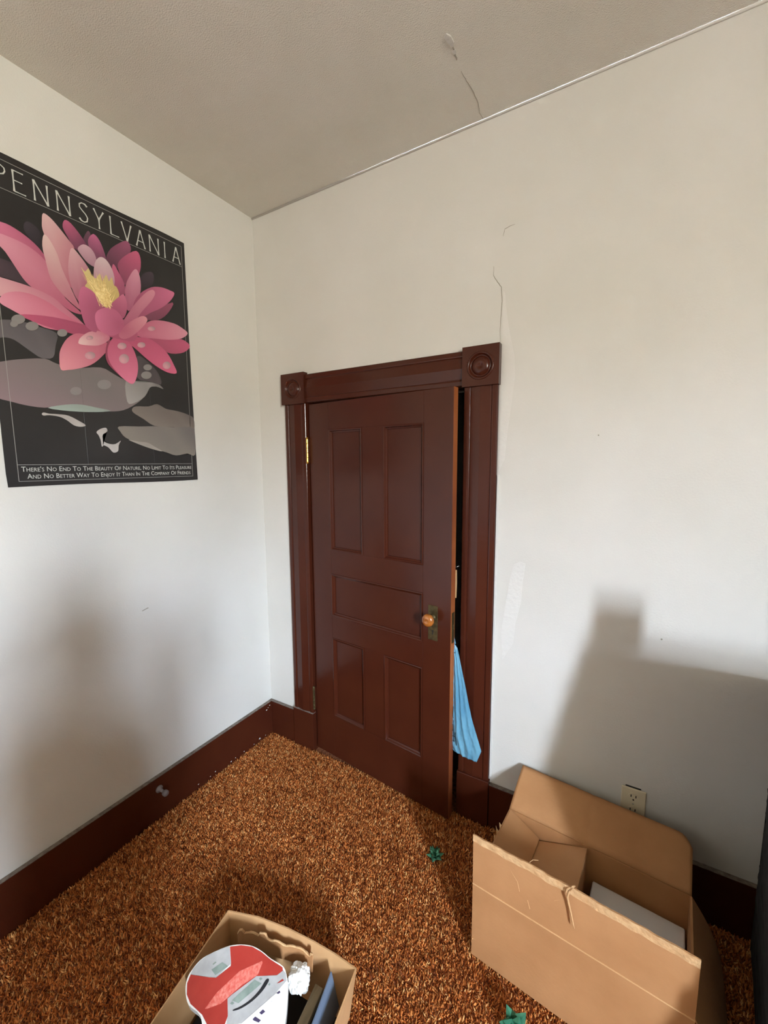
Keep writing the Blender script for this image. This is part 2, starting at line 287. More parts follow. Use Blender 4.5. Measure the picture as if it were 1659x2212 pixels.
# ================================================================== SETTING
def wall_boxes(name, boxes, mat, label=None):
    mb = MB()
    for b in boxes: mb.box(*b)
    return struct(mb.build(name, mat, fix=False), label)
floor = wall_boxes('floor', [(-0.12, ROOM_X + 0.15, ROOM_Y - 0.1, 1.0, FZ - 0.1, FZ)], 'carpet_base', 'orange brown carpeted floor')
ceiling = wall_boxes('ceiling', [(-0.12, ROOM_X + 0.15, ROOM_Y - 0.1, 1.0, H, H + 0.1)], 'ceiling', 'off white stippled plaster ceiling')
wall_left = wall_boxes('wall_left', [(-0.12, 0, ROOM_Y - 0.1, 1.0, FZ, H)], 'wall', 'white painted wall behind the poster')
wall_back = wall_boxes('wall_back', [(0, 0.315, 0, 0.12, FZ, H), (1.152, ROOM_X, 0, 0.12, FZ, H), (0.315, 1.152, 0, 0.12, 1.848, H)], 'wall', 'white painted wall around the brown door')
wall_right = wall_boxes('wall_right', [(WIN_X, WIN_X + 0.15, WIN_Y1, 0.12, FZ, H), (WIN_X, WIN_X + 0.15, ROOM_Y - 0.1, WIN_Y0, FZ, H),
                                       (WIN_X, WIN_X + 0.15, WIN_Y0, WIN_Y1, FZ, WIN_Z0), (WIN_X, WIN_X + 0.15, WIN_Y0, WIN_Y1, WIN_Z1, H)], 'wall')
wall_front = wall_boxes('wall_front', [(0, ROOM_X, ROOM_Y - 0.1, ROOM_Y, FZ, H)], 'wall')
wall_closet = wall_boxes('wall_closet', [(0, 1.9, 0.85, 1.0, FZ, H), (1.75, 1.9, 0.12, 0.85, FZ, H)], 'wall')

# carpet pile: tufts too many to count, one object
rng = np.random.default_rng(7)
def carpet_pile(x0, x1, y0, y1, step, hgt):
    nx, ny = int((x1 - x0) / step), int((y1 - y0) / step)
    gx, gy = np.meshgrid(np.arange(nx), np.arange(ny)); n = nx * ny
    cx = x0 + (gx.ravel() + rng.uniform(0.05, 0.95, n)) * step; cy = y0 + (gy.ravel() + rng.uniform(0.05, 0.95, n)) * step
    ang = rng.uniform(0, 6.283, n); w = step * rng.uniform(0.40, 0.64, n); h = hgt * rng.uniform(0.65, 1.1, n)
    la = rng.uniform(0, 6.283, n); ll = hgt * rng.uniform(0.1, 0.75, n)
    V = np.zeros((n, 5, 3), np.float32)
    for k in range(3):
        a = ang + k * 2.0944
        V[:, k, 0] = cx + np.cos(a) * w; V[:, k, 1] = cy + np.sin(a) * w; V[:, k, 2] = FZ
    tx, ty = cx + np.cos(la) * ll, cy + np.sin(la) * ll
    V[:, 3, 0] = tx - np.sin(la) * w * 0.35; V[:, 3, 1] = ty + np.cos(la) * w * 0.35; V[:, 3, 2] = FZ + h
    V[:, 4, 0] = tx + np.sin(la) * w * 0.35; V[:, 4, 1] = ty - np.cos(la) * w * 0.35; V[:, 4, 2] = FZ + h * 0.92
    F = np.array([(0, 1, 3), (1, 4, 3), (1, 2, 4), (2, 3, 4), (2, 0, 3)], np.int32)
    idx = (np.arange(n, dtype=np.int32)[:, None, None] * 5 + F[None]).reshape(-1)
    me = bpy.data.meshes.new('carpet_pile'); nf = n * 5
    me.vertices.add(n * 5); me.vertices.foreach_set('co', V.reshape(-1))
    me.loops.add(nf * 3); me.loops.foreach_set('vertex_index', idx)
    me.polygons.add(nf); me.polygons.foreach_set('loop_start', np.arange(0, nf * 3, 3, dtype=np.int32))
    me.update(calc_edges=True)
    # yarn colours: rust, brown and straw strands mixed, drifting a little over the floor
    pal = np.array([lin((158, 86, 42)), lin((196, 116, 60)), lin((214, 138, 76)), lin((238, 180, 116)), lin((132, 68, 35))])
    cl = lambda f, o: np.array([noise.noise(Vector((a * f, b * f, o))) for a, b in zip(cx, cy)])
    drift = 0.5 + 0.9 * cl(75.0, 0.3)
    r = np.clip(rng.uniform(0, 1, n) * 0.55 + drift * 0.45, 0, 1)
    pick = np.select([r < 0.20, r < 0.34, r < 0.52, r < 0.74], [4, 0, 1, 2], 3)
    c = pal[pick] * rng.uniform(0.85, 1.15, n)[:, None]
    C = np.ones((n, 5, 4), np.float32); C[:, :, :3] = c[:, None, :]
    at = me.color_attributes.new('Col', 'FLOAT_COLOR', 'POINT'); at.data.foreach_set('color', C.reshape(-1))
    me.materials.append(M['pile'])
    o = bpy.data.objects.new('carpet_pile', me); col.objects.link(o); o.parent = floor; o['kind'] = 'stuff'
    return o
carpet_pile(0.02, 2.35, -1.75, -0.02, 0.0058, 0.0125)

# baseboards
def baseboard(name, x0, x1, y0, y1, dx, dy, label=None):
    h = 0.184
    o = struct(MB().box(x0, x1, y0, y1, FZ, h).build(name, 'trim', bevel=0.002), label)
    d = MB().box(x0 + 0.001, x1 - 0.001, y0 + 0.001, y1 - 0.001, h, h + 0.0012).build('dust_layer', 'dust', o)
    return o
bb_left = baseboard('baseboard_left', 0.0, 0.02, ROOM_Y, 0.0, 1, 0, 'dark brown baseboard under the poster')
bb_back = baseboard('baseboard_back', 0.02, 0.196, -0.02, 0.0, 0, 1, 'brown baseboard between the corner and the door')
bb_back2 = baseboard('baseboard_back', 1.279, ROOM_X, -0.02, 0.0, 0, 1, 'brown baseboard behind the open carton')
baseboard('baseboard_right', ROOM_X - 0.02, ROOM_X, ROOM_Y, -0.02, 0, 1)
# flecks of white paint on the left baseboard
for i in range(14):
    yy = -0.03 - 0.5 * random.Random(i).random() ** 1.2; zz = 0.004 + 0.012 * random.Random(i + 50).random()
    if i > 10: yy, zz = -0.035 - 0.012 * (i - 11), 0.166 - 0.008 * (i - 11)
    s = 0.0015 + 0.0018 * random.Random(i + 90).random()
    MB().prism([(0.02, yy - s * 1.6, zz), (0.02, yy, zz - s), (0.02, yy + s * 1.8, zz + s * 0.3), (0.02, yy, zz + s)], (0.0006, 0, 0)).build('paint_fleck', 'patch', bb_left)

# ceiling joint bead on the back wall
struct(MB().tube([(0.0, -0.002, H - 0.002), (ROOM_X, -0.002, H - 0.002)], 0.005, 8).build('trim_2', 'patch', smooth=True), 'rounded plaster bead between back wall and ceiling')

# plaster cracks and patches on wall and ceiling
def crack(pts, parent, plane, w=0.0011):
    mb = MB()
    P = []
    for i in range(len(pts) - 1):
        a, b = Vector((*pts[i], 0)), Vector((*pts[i + 1], 0))
        for k in range(4):
            q = a.lerp(b, k / 4); j = 0.0022
            P.append((q.x + j * (noise.noise(Vector((q.x * 90, q.y * 90, 1)))), q.y + j * noise.noise(Vector((q.x * 90, q.y * 90, 7)))))
    P.append(pts[-1])
    V3 = [plane(*q) for q in P]
    rad = [w * (0.35 + 0.65 * math.sin(math.pi * (0.06 + 0.9 * i / len(V3)))) for i in range(len(V3))]
    mb.tube(V3, rad, 5)
    return mb.build('plaster_crack', 'crack', parent)
onw = lambda x, z: (x, 0.0, z)
onc = lambda x, y: (x, y, H)
crack([(1.315, 2.389), (1.295, 2.387), (1.279, 2.382), (1.274, 2.359)], wall_back, onw)
crack([(1.243, 2.262), (1.242, 2.231), (1.253, 2.212), (1.272, 2.184), (1.277, 2.134), (1.272, 2.053), (1.274, 1.986)], wall_back, onw, 0.0013)
crack([(1.192, -0.318), (1.19, -0.289), (1.187, -0.266)], ceiling, onc, 0.0022)
crack([(1.186, -0.225), (1.189, -0.192), (1.194, -0.161), (1.198, -0.098), (1.19, -0.038), (1.192, -0.005)], ceiling, onc, 0.0012)
def patch(pts, parent, d, name='plaster_patch'):
    return MB().prism(pts, d).build(name, 'patch', parent, bevel=0.0004)
patch([(x, 0, z) for x, z in [(1.280, 2.17), (1.288, 2.16), (1.296, 2.082), (1.312, 2.0), (1.328, 1.93), (1.332, 1.86), (1.322, 1.76), (1.310, 1.66), (1.302, 1.55), (1.279, 1.50), (1.281, 1.9), (1.2795, 2.06)]], wall_back, (0, -0.0007, 0))
patch([(x, 0, z) for x, z in [(1.350, 1.141), (1.372, 1.155), (1.393, 1.15), (1.384, 1.07), (1.381, 0.997), (1.362, 0.90), (1.356, 0.82), (1.335, 0.78), (1.316, 0.743), (1.308, 0.86), (1.322, 0.98), (1.336, 1.08)]], wall_back, (0, -0.0006, 0))
patch([(x, y, H) for x, y in [(1.180, -0.352), (1.19, -0.358), (1.199, -0.345), (1.2, -0.322), (1.193, -0.312), (1.184, -0.33)]], ceiling, (0, 0, -0.0035), 'plaster_blister')
patch([(x, y, H) for x, y in [(1.186, -0.30), (1.196, -0.30), (1.195, -0.288), (1.187, -0.287)]], ceiling, (0, 0, -0.002), 'plaster_blister')
MB().prism([(0.0, -0.693, 0.935), (0.0, -0.668, 0.941), (0.0, -0.664, 0.938), (0.0, -0.692, 0.932)], (0.001, 0, 0)).build('scuff_mark', 'crack', wall_left)
MB().lathe([(0.0025, 0), (0.002, 0.0008), (0.0, 0.002)], 8, Matrix.Translation((1.62, 0, 1.63)) @ Matrix.Rotation(math.radians(90), 4, 'X')).build('nail_hole', 'crack', wall_back)
MB().lathe([(0.003, 0), (0.002, 0.001), (0.0, 0.002)], 8, Matrix.Translation((1.843, 0, 0.944)) @ Matrix.Rotation(math.radians(90), 4, 'X')).build('nail_hole', 'crack', wall_back)

# window in the right wall (the room's daylight)
win = struct(empty('window_1', (WIN_X, (WIN_Y0 + WIN_Y1) / 2, WIN_Z0)))
hw = (WIN_Y1 - WIN_Y0) / 2; hh = WIN_Z1 - WIN_Z0
MB().box(-0.02, 0, -hw - 0.1, -hw, -0.02, hh + 0.1).build('casing', 'trim', win, bevel=0.003)
MB().box(-0.02, 0, hw, hw + 0.1, -0.02, hh + 0.1).build('casing', 'trim', win, bevel=0.003)
MB().box(-0.02, 0, -hw, hw, hh, hh + 0.1).build('head_casing', 'trim', win, bevel=0.003)
MB().box(-0.06, 0.02, -hw - 0.12, hw + 0.12, -0.03, 0.0).build('sill', 'trim', win, bevel=0.004)
for z0, z1 in ((0.0, hh / 2), (hh / 2, hh)):
    s = MB().box(0.08, 0.11, -hw, -hw + 0.03, z0, z1).box(0.08, 0.11, hw - 0.03, hw, z0, z1).box(0.08, 0.11, -hw + 0.03, hw - 0.03, z0, z0 + 0.03).box(0.08, 0.11, -hw + 0.03, hw - 0.03, z1 - 0.03, z1).build('sash', 'sash', win)
    MB().box(0.093, 0.097, -hw + 0.03, hw - 0.03, z0 + 0.03, z1 - 0.03).build('pane', 'glass', s)
# ------------------------------------------------------------------ door casing
trim = struct(empty('trim_1', (0, 0, 0)), 'brown painted door casing with corner blocks')
PROF = [(0, 0), (0, .015), (.003, .018), (.018, .0195), (.022, .0190), (.025, .0150), (.029, .0165), (.067, .0230), (.105, .0165), (.109, .0150), (.112, .0190), (.116, .0195), (.131, .018), (.134, .015), (.134, 0)]
def casing(x0, z0, z1):
    return MB().prism([(x0 + a, -d, z0) for a, d in PROF], (0, 0, z1 - z0)).build('casing', 'trim', trim, bevel=0.001)
casing(0.195, 0.205, 1.831); casing(1.141, 0.200, 1.831)
MB().prism([(0.334, -d, 1.836 + a) for a, d in PROF], (0.802, 0, 0)).build('head_casing', 'trim', trim, bevel=0.001)
def corner_block(x0, x1, z0, z1):
    T = 0.030; cx, cz = (x0 + x1) / 2, (z0 + z1) / 2; R0 = 0.053; N = 40; mb = MB()
    ring = []; sq = []; w, h = (x1 - x0) / 2, (z1 - z0) / 2
    for i in range(N):
        a = 2 * math.pi * (i + 0.5) / N; c, s = math.cos(a), math.sin(a); k = min(w / abs(c), h / abs(s))
        ring.append((cx + R0 * c, -T, cz + R0 * s)); sq.append((cx + k * c, -T, cz + k * s))
    # front with a round opening
    mb.add(ring + sq, [(i, (i + 1) % N, N + (i + 1) % N, N + i) for i in range(N)])
    cor = [(x1, -T, z1), (x0, -T, z1), (x0, -T, z0), (x1, -T, z0)]
    for q, ang in zip(cor, (45, 135, 225, 315)):
        i = max(j for j in range(N) if 360 * (j + 0.5) / N < math.degrees(math.atan2(q[2] - cz, q[0] - cx)) % 360)
        mb.add([sq[i], sq[(i + 1) % N], q], [(0, 1, 2)])
    for a, b in ((0, 1), (1, 2), (2, 3), (3, 0)):
        A, B = cor[a], cor[b]; mb.add([A, B, (B[0], 0, B[2]), (A[0], 0, A[2])], [(0, 1, 2, 3)])
    b = mb.build('corner_block', 'trim', trim)
    Tm = Matrix.Translation((cx, -T, cz)) @ Matrix.Rotation(math.radians(90), 4, 'X')
    MB().lathe([(R0, 0.0), (R0 - .002, .0025), (R0 - .006, .0030), (R0 - .009, .0), (R0 - .012, -.006), (R0 - .015, -.0085), (R0 - .018, -.006), (R0 - .022, -.001), (R0 - .030, .0025), (.014, .0035), (.009, .002), (.004, -.001), (0.0, -.002)], 40, Tm, cap=False).build('rosette', 'trim', b, smooth=True)
corner_block(0.186, 0.334, 1.831, 1.980); corner_block(1.136, 1.2795, 1.831, 1.980)
MB().box(0.194, 0.331, -0.027, 0, FZ, 0.205).build('plinth_block', 'trim', trim, bevel=0.002)
MB().box(1.139, 1.279, -0.027, 0, FZ, 0.200).build('plinth_block', 'trim', trim, bevel=0.002)
MB().box(0.196, 0.331, -0.026, -0.001, 0.205, 0.2062).build('dust_layer', 'dust', trim)
MB().box(0.315, DX0, 0.0, 0.12, FZ, 1.848).build('jamb', 'trim', trim)
MB().box(1.139, 1.152, 0.0, 0.12, FZ, 1.848).build('jamb', 'trim', trim)
MB().box(DX0, 1.139, 0.0, 0.12, 1.834, 1.848).build('head_jamb', 'trim', trim)
MB().box(1.128, 1.139, 0.042, 0.075, FZ, 1.834).build('door_stop', 'trim', trim)
MB().box(DX0, DX0 + 0.011, 0.042, 0.075, FZ, 1.834).build('door_stop', 'trim', trim)
MB().box(DX0 + 0.011, 1.128, 0.042, 0.075, 1.823, 1.834).build('door_stop', 'trim', trim)
MB().box(1.1375, 1.139, 0.006, 0.036, 0.80, 0.93).build('strike_plate', 'dull_brass', trim)
for z in (0.35, 0.9): pass
# white caulk edges of the wall paint beside the casing
patch([(1.2765, 0, 0.215), (1.284, 0, 0.215), (1.285, 0, 0.9), (1.2845, 0, 1.49), (1.2765, 0, 1.49)], wall_back, (0, -0.006, 0), 'caulk_line')

# ------------------------------------------------------------------ door, hinged left, open a hand's width into the room
door = struct(empty('door_1', (0.333, -0.001, 0.0), math.radians(-6.2)), 'dark brown five panel door standing ajar')
DW, DT, DH0, DH1 = 0.797, 0.035, 0.007, 1.827
S0, S1, MX0, MX1 = 0.135, 0.665, 0.340, 0.460
RZ = [(DH0, 0.236), (0.659, 0.775), (0.992, 1.112), (1.700, DH1)]
for x0, x1 in ((0.006, S0), (S1, DW)):
    MB().box(x0, x1, 0, DT, DH0, DH1).build('stile', 'trim', door, bevel=0.0012)
for z0, z1 in RZ: MB().box(S0, S1, 0, DT, z0, z1).build('rail', 'trim', door, bevel=0.0008)
for z0, z1 in ((0.236, 0.659), (1.112, 1.700)): MB().box(MX0, MX1, 0, DT, z0, z1).build('muntin', 'trim', door, bevel=0.0008)
def panel(x0, x1, z0, z1):
    p_ = MB().box(x0, x1, 0.011, 0.024, z0, z1).build('panel', 'trim', door)
    m = MB(); prof = [(0.0, -0.0025), (0.004, -0.0035), (0.008, -0.001), (0.011, 0.004), (0.016, 0.007), (0.017, 0.0111)]
    for k in range(len(prof) - 1):
        (a, ya), (b, yb) = prof[k], prof[k + 1]
        A = [(x0 + a, ya, z0 + a), (x1 - a, ya, z0 + a), (x1 - a, ya, z1 - a), (x0 + a, ya, z1 - a)]
        B = [(x0 + b, yb, z0 + b), (x1 - b, yb, z0 + b), (x1 - b, yb, z1 - b), (x0 + b, yb, z1 - b)]
        for i in range(4):
            j = (i + 1) % 4; m.add([A[i], A[j], B[j], B[i]], [(0, 1, 2, 3)])
    for i, (q0, q1) in enumerate((((x0, z0), (x1, z0)), ((x1, z0), (x1, z1)), ((x1, z1), (x0, z1)), ((x0, z1), (x0, z0)))):
        m.add([(q0[0], 0.001, q0[1]), (q1[0], 0.001, q1[1]), (q1[0], -0.0025, q1[1]), (q0[0], -0.0025, q0[1])], [(0, 1, 2, 3)])
    m.build('molding', 'trim', p_)
panel(S0, MX0, 1.112, 1.700); panel(MX1, S1, 1.112, 1.700); panel(S0, S1, 0.775, 0.992); panel(S0, MX0, 0.236, 0.659); panel(MX1, S1, 0.236, 0.659)
MB().box(DW, DW + 0.0012, 0.001, DT - 0.001, DH0, DH1).build('door_edge', 'edge_wood', door)['label'] = 'worn unpainted wood on the latch edge'
MB().box(DW + 0.0012, DW + 0.0024, 0.007, 0.029, 0.80, 0.93).build('latch_plate', 'dull_brass', door)
MB().prism([(DW + 0.002, 0.012, 0.862), (DW + 0.010, 0.014, 0.862), (DW + 0.002, 0.024, 0.862)], (0, 0, 0.02)).build('latch_bolt', 'dull_brass', door)
# knob and plate
pl_ = MB().box(0.693, 0.738, -0.003, 0.0, 0.797, 0.948).build('escutcheon', 'dull_brass', door, bevel=0.0015)
MB().lathe([(0.0045, 0), (0.0045, 0.0008), (0, 0.0008)], 12, Matrix.Translation((0.7155, -0.003, 0.838)) @ Matrix.Rotation(math.radians(90), 4, 'X')).box(0.7135, 0.7175, -0.0038, -0.003, 0.822, 0.838).build('keyhole', 'hole', pl_)
for zz in (0.806, 0.939): MB().lathe([(0.0025, 0), (0.002, 0.0008), (0, 0.002)], 10, Matrix.Translation((0.7155, -0.003, zz)) @ Matrix.Rotation(math.radians(90), 4, 'X')).build('screw', 'dull_brass', pl_)
Tk = Matrix.Translation((0.7155, -0.003, 0.897)) @ Matrix.Rotation(math.radians(90), 4, 'X')
kn = MB().lathe([(0.011, 0.022), (0.018, 0.025), (0.0245, 0.031), (0.0270, 0.038), (0.0265, 0.045), (0.023, 0.051), (0.015, 0.0545), (0.006, 0.0545), (0.003, 0.0525), (0.0, 0.0515)], 32, Tk).build('knob', 'amber', door, smooth=True)
kn['label'] = 'amber brown glazed knob with a dimple'
MB().lathe([(0.015, 0.0), (0.014, 0.003), (0.009, 0.006), (0.008, 0.018), (0.0115, 0.0225)], 24, Tk).build('knob_shank', 'dull_brass', kn, smooth=True)
Tk2 = Matrix.Translation((0.7155, DT + 0.002, 0.897)) @ Matrix.Rotation(math.radians(-90), 4, 'X')
k2 = MB().lathe([(0.008, 0.0), (0.008, 0.02), (0.018, 0.025), (0.0245, 0.031), (0.0270, 0.038), (0.0265, 0.045), (0.023, 0.051), (0.015, 0.0545), (0.0, 0.0545)], 24, Tk2).build('knob', 'amber', door, smooth=True)
# hinges
def hinge(z0, z1, mat, label):
    h = MB(); n = 5; L = (z1 - z0) / n
    T0 = lambda z: Matrix.Translation((0.0005, -0.0125, z))
    for k in range(n): h.lathe([(0.0058, 0.0006), (0.0064, 0.0015), (0.0064, L - 0.0015), (0.0058, L - 0.0006)], 14, T0(z0 + k * L))
    o = h.build('hinge', mat, door, smooth=False); o['label'] = label
    MB().lathe([(0.0058, 0.0), (0.0075, 0.003), (0.0055, 0.006), (0.003, 0.009), (0.0, 0.011)], 14, T0(z1)).build('pin_tip', mat, o, smooth=True)
    MB().lathe([(0.0, -0.011), (0.003, -0.009), (0.0055, -0.006), (0.0075, -0.003), (0.0058, 0.0)], 14, T0(z0)).build('pin_tip', mat, o, smooth=True)
    MB().box(-0.0015, 0.0025, -0.008, 0.030, z0, z1).build('hinge_leaf', 'trim', o)
hinge(1.545, 1.66, 'brass', 'shiny brass hinge barrel'); hinge(0.235, 0.35, 'dull_brass', 'tarnished hinge barrel')
# cream strap hanging from a small hook inside the door
hk = tag(empty('hanging_strap', (1.113, -0.036, 0.98)), 'cream strap hanging from a metal hook in the dark door gap', 'strap')
MB().grid(lambda u, v: (0.018 * u - 0.002, 0.004 * math.sin(v * 3), 0.002 + 0.118 * v), 4, 12).build('strap', 'card_pale', hk, solid=0.003)
MB().tube([(0.007, 0.012, 0.128), (0.007, 0.004, 0.136), (0.007, -0.004, 0.13), (0.008, -0.003, 0.118)], 0.0035, 8).build('hook', 'steel', hk, smooth=True)
MB().tube([(0.007, 0.012, 0.128), (0.02, 0.02, 0.134)], 0.003, 8).build('hook_shank', 'steel', hk, smooth=True)

# ================================================================== POSTER (flat print on the left wall)
poster = tag(empty('poster', (0.0015, -1.08, 1.468)), 'black poster of a pink water lily with silver lettering on left wall', 'poster')
PWD, PHT = 0.682, 1.019
# slightly bowed paper outline
def edge_pts():
    n = 24; P = []
    for i in range(n): P.append((i / n * PWD, 0.002 * math.sin(i / n * 6)))
    for i in range(n): P.append((PWD - 0.0025 * math.sin(math.pi * i / n), i / n * PHT))
    for i in range(n): P.append((PWD * (1 - i / n), PHT + 0.0022 * math.sin(i / n * 9 + 0.4)))
    for i in range(n): P.append((0.002 * math.sin(i / n * 5), PHT * (1 - i / n)))
    return P
MB().prism([(0, a, b) for a, b in edge_pts()], (0.0006, 0, 0)).build('sheet', 'paper_black', poster)
# folds pressed into the sheet: faint raised creases
for s in (0.236, 0.485): MB().prism([(0.0006, s - 0.0012, 0.07), (0.0010, s, 0.07), (0.0006, s + 0.0012, 0.07)], (0, 0, 0.84)).build('crease', 'paper_black', poster)
_lay = [0.0009]
def smooth_loop(pts, n=4):
    out = []; k = len(pts)
    for i in range(k):
        p0, p1, p2, p3 = (Vector(pts[(i + j - 1) % k]) for j in range(4))
        for t in range(n):
            t = t / n
            out.append(0.5 * ((2 * p1) + (p2 - p0) * t + (2 * p0 - 5 * p1 + 4 * p2 - p3) * t * t + (3 * p1 - p0 - 3 * p2 + p3) * t ** 3))
    return out
FC = Vector((0.3865, 0.598))     # heart of the flower on the sheet
def print_shape(name, tip, base, pts):
    pts = [(max(0.001, min(PWD - 0.0015, a / 10000)), b / 10000) for a, b in pts]
    loop = smooth_loop(pts, 3); x = _lay[0]; _lay[0] += 0.00005
    bm = bmesh.new(); vs_ = [bm.verts.new((x, min(max(q.x, 0.001), PWD - 0.001), q.y)) for q in loop]
    f = bm.faces.new(vs_); bmesh.ops.triangulate(bm, faces=[f])
    for _ in range(2): bmesh.ops.subdivide_edges(bm, edges=[e for e in bm.edges if e.calc_length() > 0.012], cuts=1, use_grid_fill=True); bmesh.ops.triangulate(bm, faces=[q for q in bm.faces if len(q.verts) > 3])
    me = bpy.data.meshes.new(name); bmesh.ops.recalc_face_normals(bm, faces=bm.faces)
    bm.to_mesh(me); bm.free()
    if me.polygons and me.polygons[0].normal.x < 0: me.flip_normals()
    co = np.zeros(len(me.vertices) * 3); me.vertices.foreach_get('co', co); co = co.reshape(-1, 3)
    if name in ('petal', 'stamen'):
        d = np.hypot(co[:, 1] - FC.x, co[:, 2] - FC.y)
        t = (d - d.min()) / max(1e-6, d.max() - d.min())
        # a soft darker midrib and streaks, as printed
        ax = np.array([co[d.argmax(), 1] - co[d.argmin(), 1], co[d.argmax(), 2] - co[d.argmin(), 2]]); ax /= np.linalg.norm(ax) + 1e-9
        side = np.abs((co[:, 1] - co[d.argmin(), 1]) * -ax[1] + (co[:, 2] - co[d.argmin(), 2]) * ax[0]); side = side / (side.max() + 1e-9)
        t = t ** 1.15 * (1 - 0.35 * side ** 2) + 0.10 * np.exp(-(side / 0.12) ** 2) * (1 - t)
    elif name == 'dew_drop':
        lo, hi = co.min(0), co.max(0); t = 1 - np.hypot((co[:, 1] - lo[1]) / (hi[1] - lo[1]) - 0.35, (co[:, 2] - lo[2]) / (hi[2] - lo[2]) - 0.3)
    else:
        lo, hi = co.min(0), co.max(0); t = 1 - (co[:, 1] - lo[1]) / (hi[1] - lo[1]); v_ = (co[:, 2] - lo[2]) / (hi[2] - lo[2]); t = 0.6 * t + 0.45 * (1 - v_) ** 2 + 0.25 * np.exp(-((co[:, 1] - lo[1]) / (hi[1] - lo[1]) - 0.62 - 0.3 * (1 - v_)) ** 2 / 0.012)
    t = np.clip(t, 0, 1)[:, None]
    c = (np.array(lin(base)) * (1 - t) + np.array(lin(tip)) * t) * (0.70 if name in ('petal', 'stamen', 'dew_drop') else 0.85)
    C = np.ones((len(co), 4)); C[:, :3] = c
    at = me.color_attributes.new('Col', 'FLOAT_COLOR', 'POINT'); at.data.foreach_set('color', C.reshape(-1).astype(np.float32))
    me.materials.append(M['print'])
    o = bpy.data.objects.new(name, me); col.objects.link(o); o.parent = poster
    return o
for kind, tip, base, pts in POSTER: print_shape(kind, tip, base, pts)
# stamen threads
_x = _lay[0] + 0.0001
mb = MB(); rs = random.Random(5)
for i in range(60):
    bx, bz = 0.340 + rs.uniform(-0.022, 0.022), 0.655 + rs.uniform(-0.008, 0.02)
    q_ = rs.random(); tx = 0.266 + 0.112 * q_ + rs.uniform(-.006, .006); tz = 0.764 - 0.018 * math.sin(q_ * 9) - 0.02 * q_ + rs.uniform(-0.03, 0.008)
    w = 0.0010; n_ = Vector((-(tz - bz), tx - bx)).normalized() * w
    mx_, mz_ = (bx + tx) / 2 + rs.uniform(-.004, .004), (bz + tz) / 2
    mb.add([(_x + i * 2e-6, bx - n_.x, bz - n_.y), (_x + i * 2e-6, bx + n_.x, bz + n_.y), (_x + i * 2e-6, mx_ + n_.x, mz_ + n_.y), (_x + i * 2e-6, tx, tz), (_x + i * 2e-6, mx_ - n_.x, mz_ - n_.y)], [(0, 1, 2, 3, 4)])
M['stamen'] = material('yellow_ink', (228, 200, 128), 0.4, var=[(200, 164, 100), (240, 220, 160)], vscale=120)
mb.build('stamen_threads', 'stamen', poster, fix=False)
# thin silver frame lines
_x = 0.0042
def hline(x0, x1, z, w=0.0018): return MB().box(_x - 0.0033, _x, x0, x1, z - w / 2, z + w / 2)
def pline(a, b, w=0.0016):
    (x0, z0), (x1, z1) = a, b; n_ = Vector((-(z1 - z0), x1 - x0)).normalized() * w / 2
    return MB().prism([(0.0009, x0 - n_.x, z0 - n_.y), (0.0009, x1 - n_.x, z1 - n_.y), (0.0009, x1 + n_.x, z1 + n_.y), (0.0009, x0 + n_.x, z0 + n_.y)], (0.0002, 0, 0))
for a, b in (((0.029, 0.018), (0.658, 0.017)), ((0.030, 0.072), (0.656, 0.073)), ((0.029, 0.018), (0.029, 1.000)), ((0.657, 0.017), (0.667, 1.000)), ((0.029, 1.000), (0.667, 1.000)), ((0.029, 0.916), (0.664, 0.917))):
    pline(a, b).build('border_line', 'silver_dim', poster)
# title, drawn letter by letter with flared strokes
GL = {'P': [[(0, 0), (0, 1)], [(0, .98), (.3, .97), (.46, .88), (.48, .74), (.4, .6), (.25, .53), (0, .52)]],
      'E': [[(0, 0), (0, 1)], [(0, .985), (.5, .985)], [(0, .53), (.42, .53)], [(0, .015), (.55, .015)]],
      'N': [[(0, 0), (0, 1)], [(0, 1), (.62, 0)], [(.62, 0), (.62, 1)]],
      'S': [[(.47, .88), (.36, .98), (.18, .98), (.05, .88), (.05, .72), (.2, .58), (.36, .46), (.46, .3), (.42, .1), (.26, .01), (.1, .03), (0, .14)]],
      'Y': [[(0, 1), (.29, .5)], [(.6, 1), (.29, .5)], [(.29, .5), (.29, 0)]],
      'L': [[(0, 0), (0, 1)], [(0, .015), (.5, .015)]],
      'V': [[(0, 1), (.33, 0)], [(.33, 0), (.66, 1)]],
      'A': [[(0, 0), (.33, 1)], [(.33, 1), (.66, 0)], [(.13, .34), (.54, .34)]],
      'I': [[(0, 0), (0, 1)]]}
def glyph(ch, x, z, hgt, wd=1.0, thick=0.0054):
    mb = MB(); xx = 0.0011
    for si, st in enumerate(GL[ch]):
        P = [Vector((x + a * hgt * wd, z + b * hgt)) for a, b in st]
        if len(P) == 2: P = [P[0].lerp(P[1], k / 6) for k in range(7)]
        n = len(P); L = []; Rr = []
        for i, q in enumerate(P):
            t = (P[min(i + 1, n - 1)] - P[max(i - 1, 0)]).normalized(); nn = Vector((-t.y, t.x))
            s = abs(2 * i / (n - 1) - 1); w = thick * (0.34 + 0.22 * s ** 3) * (1.0 if abs(t.y) > 0.35 else 0.7)
            L.append(q + nn * w); Rr.append(q - nn * w)
        for i in range(n - 1):
            mb.add([(xx + si * 3e-5, *L[i]), (xx + si * 3e-5, *L[i + 1]), (xx + si * 3e-5, *Rr[i + 1]), (xx + si * 3e-5, *Rr[i])], [(0, 1, 2, 3)])
    return mb
title = empty('title_lettering', (0, 0, 0)); title.parent = poster
cent = [-1.017, -0.969, -0.913, -0.850, -0.790, -0.739, -0.686, -0.642, -0.590, -0.535, -0.490, -0.439]
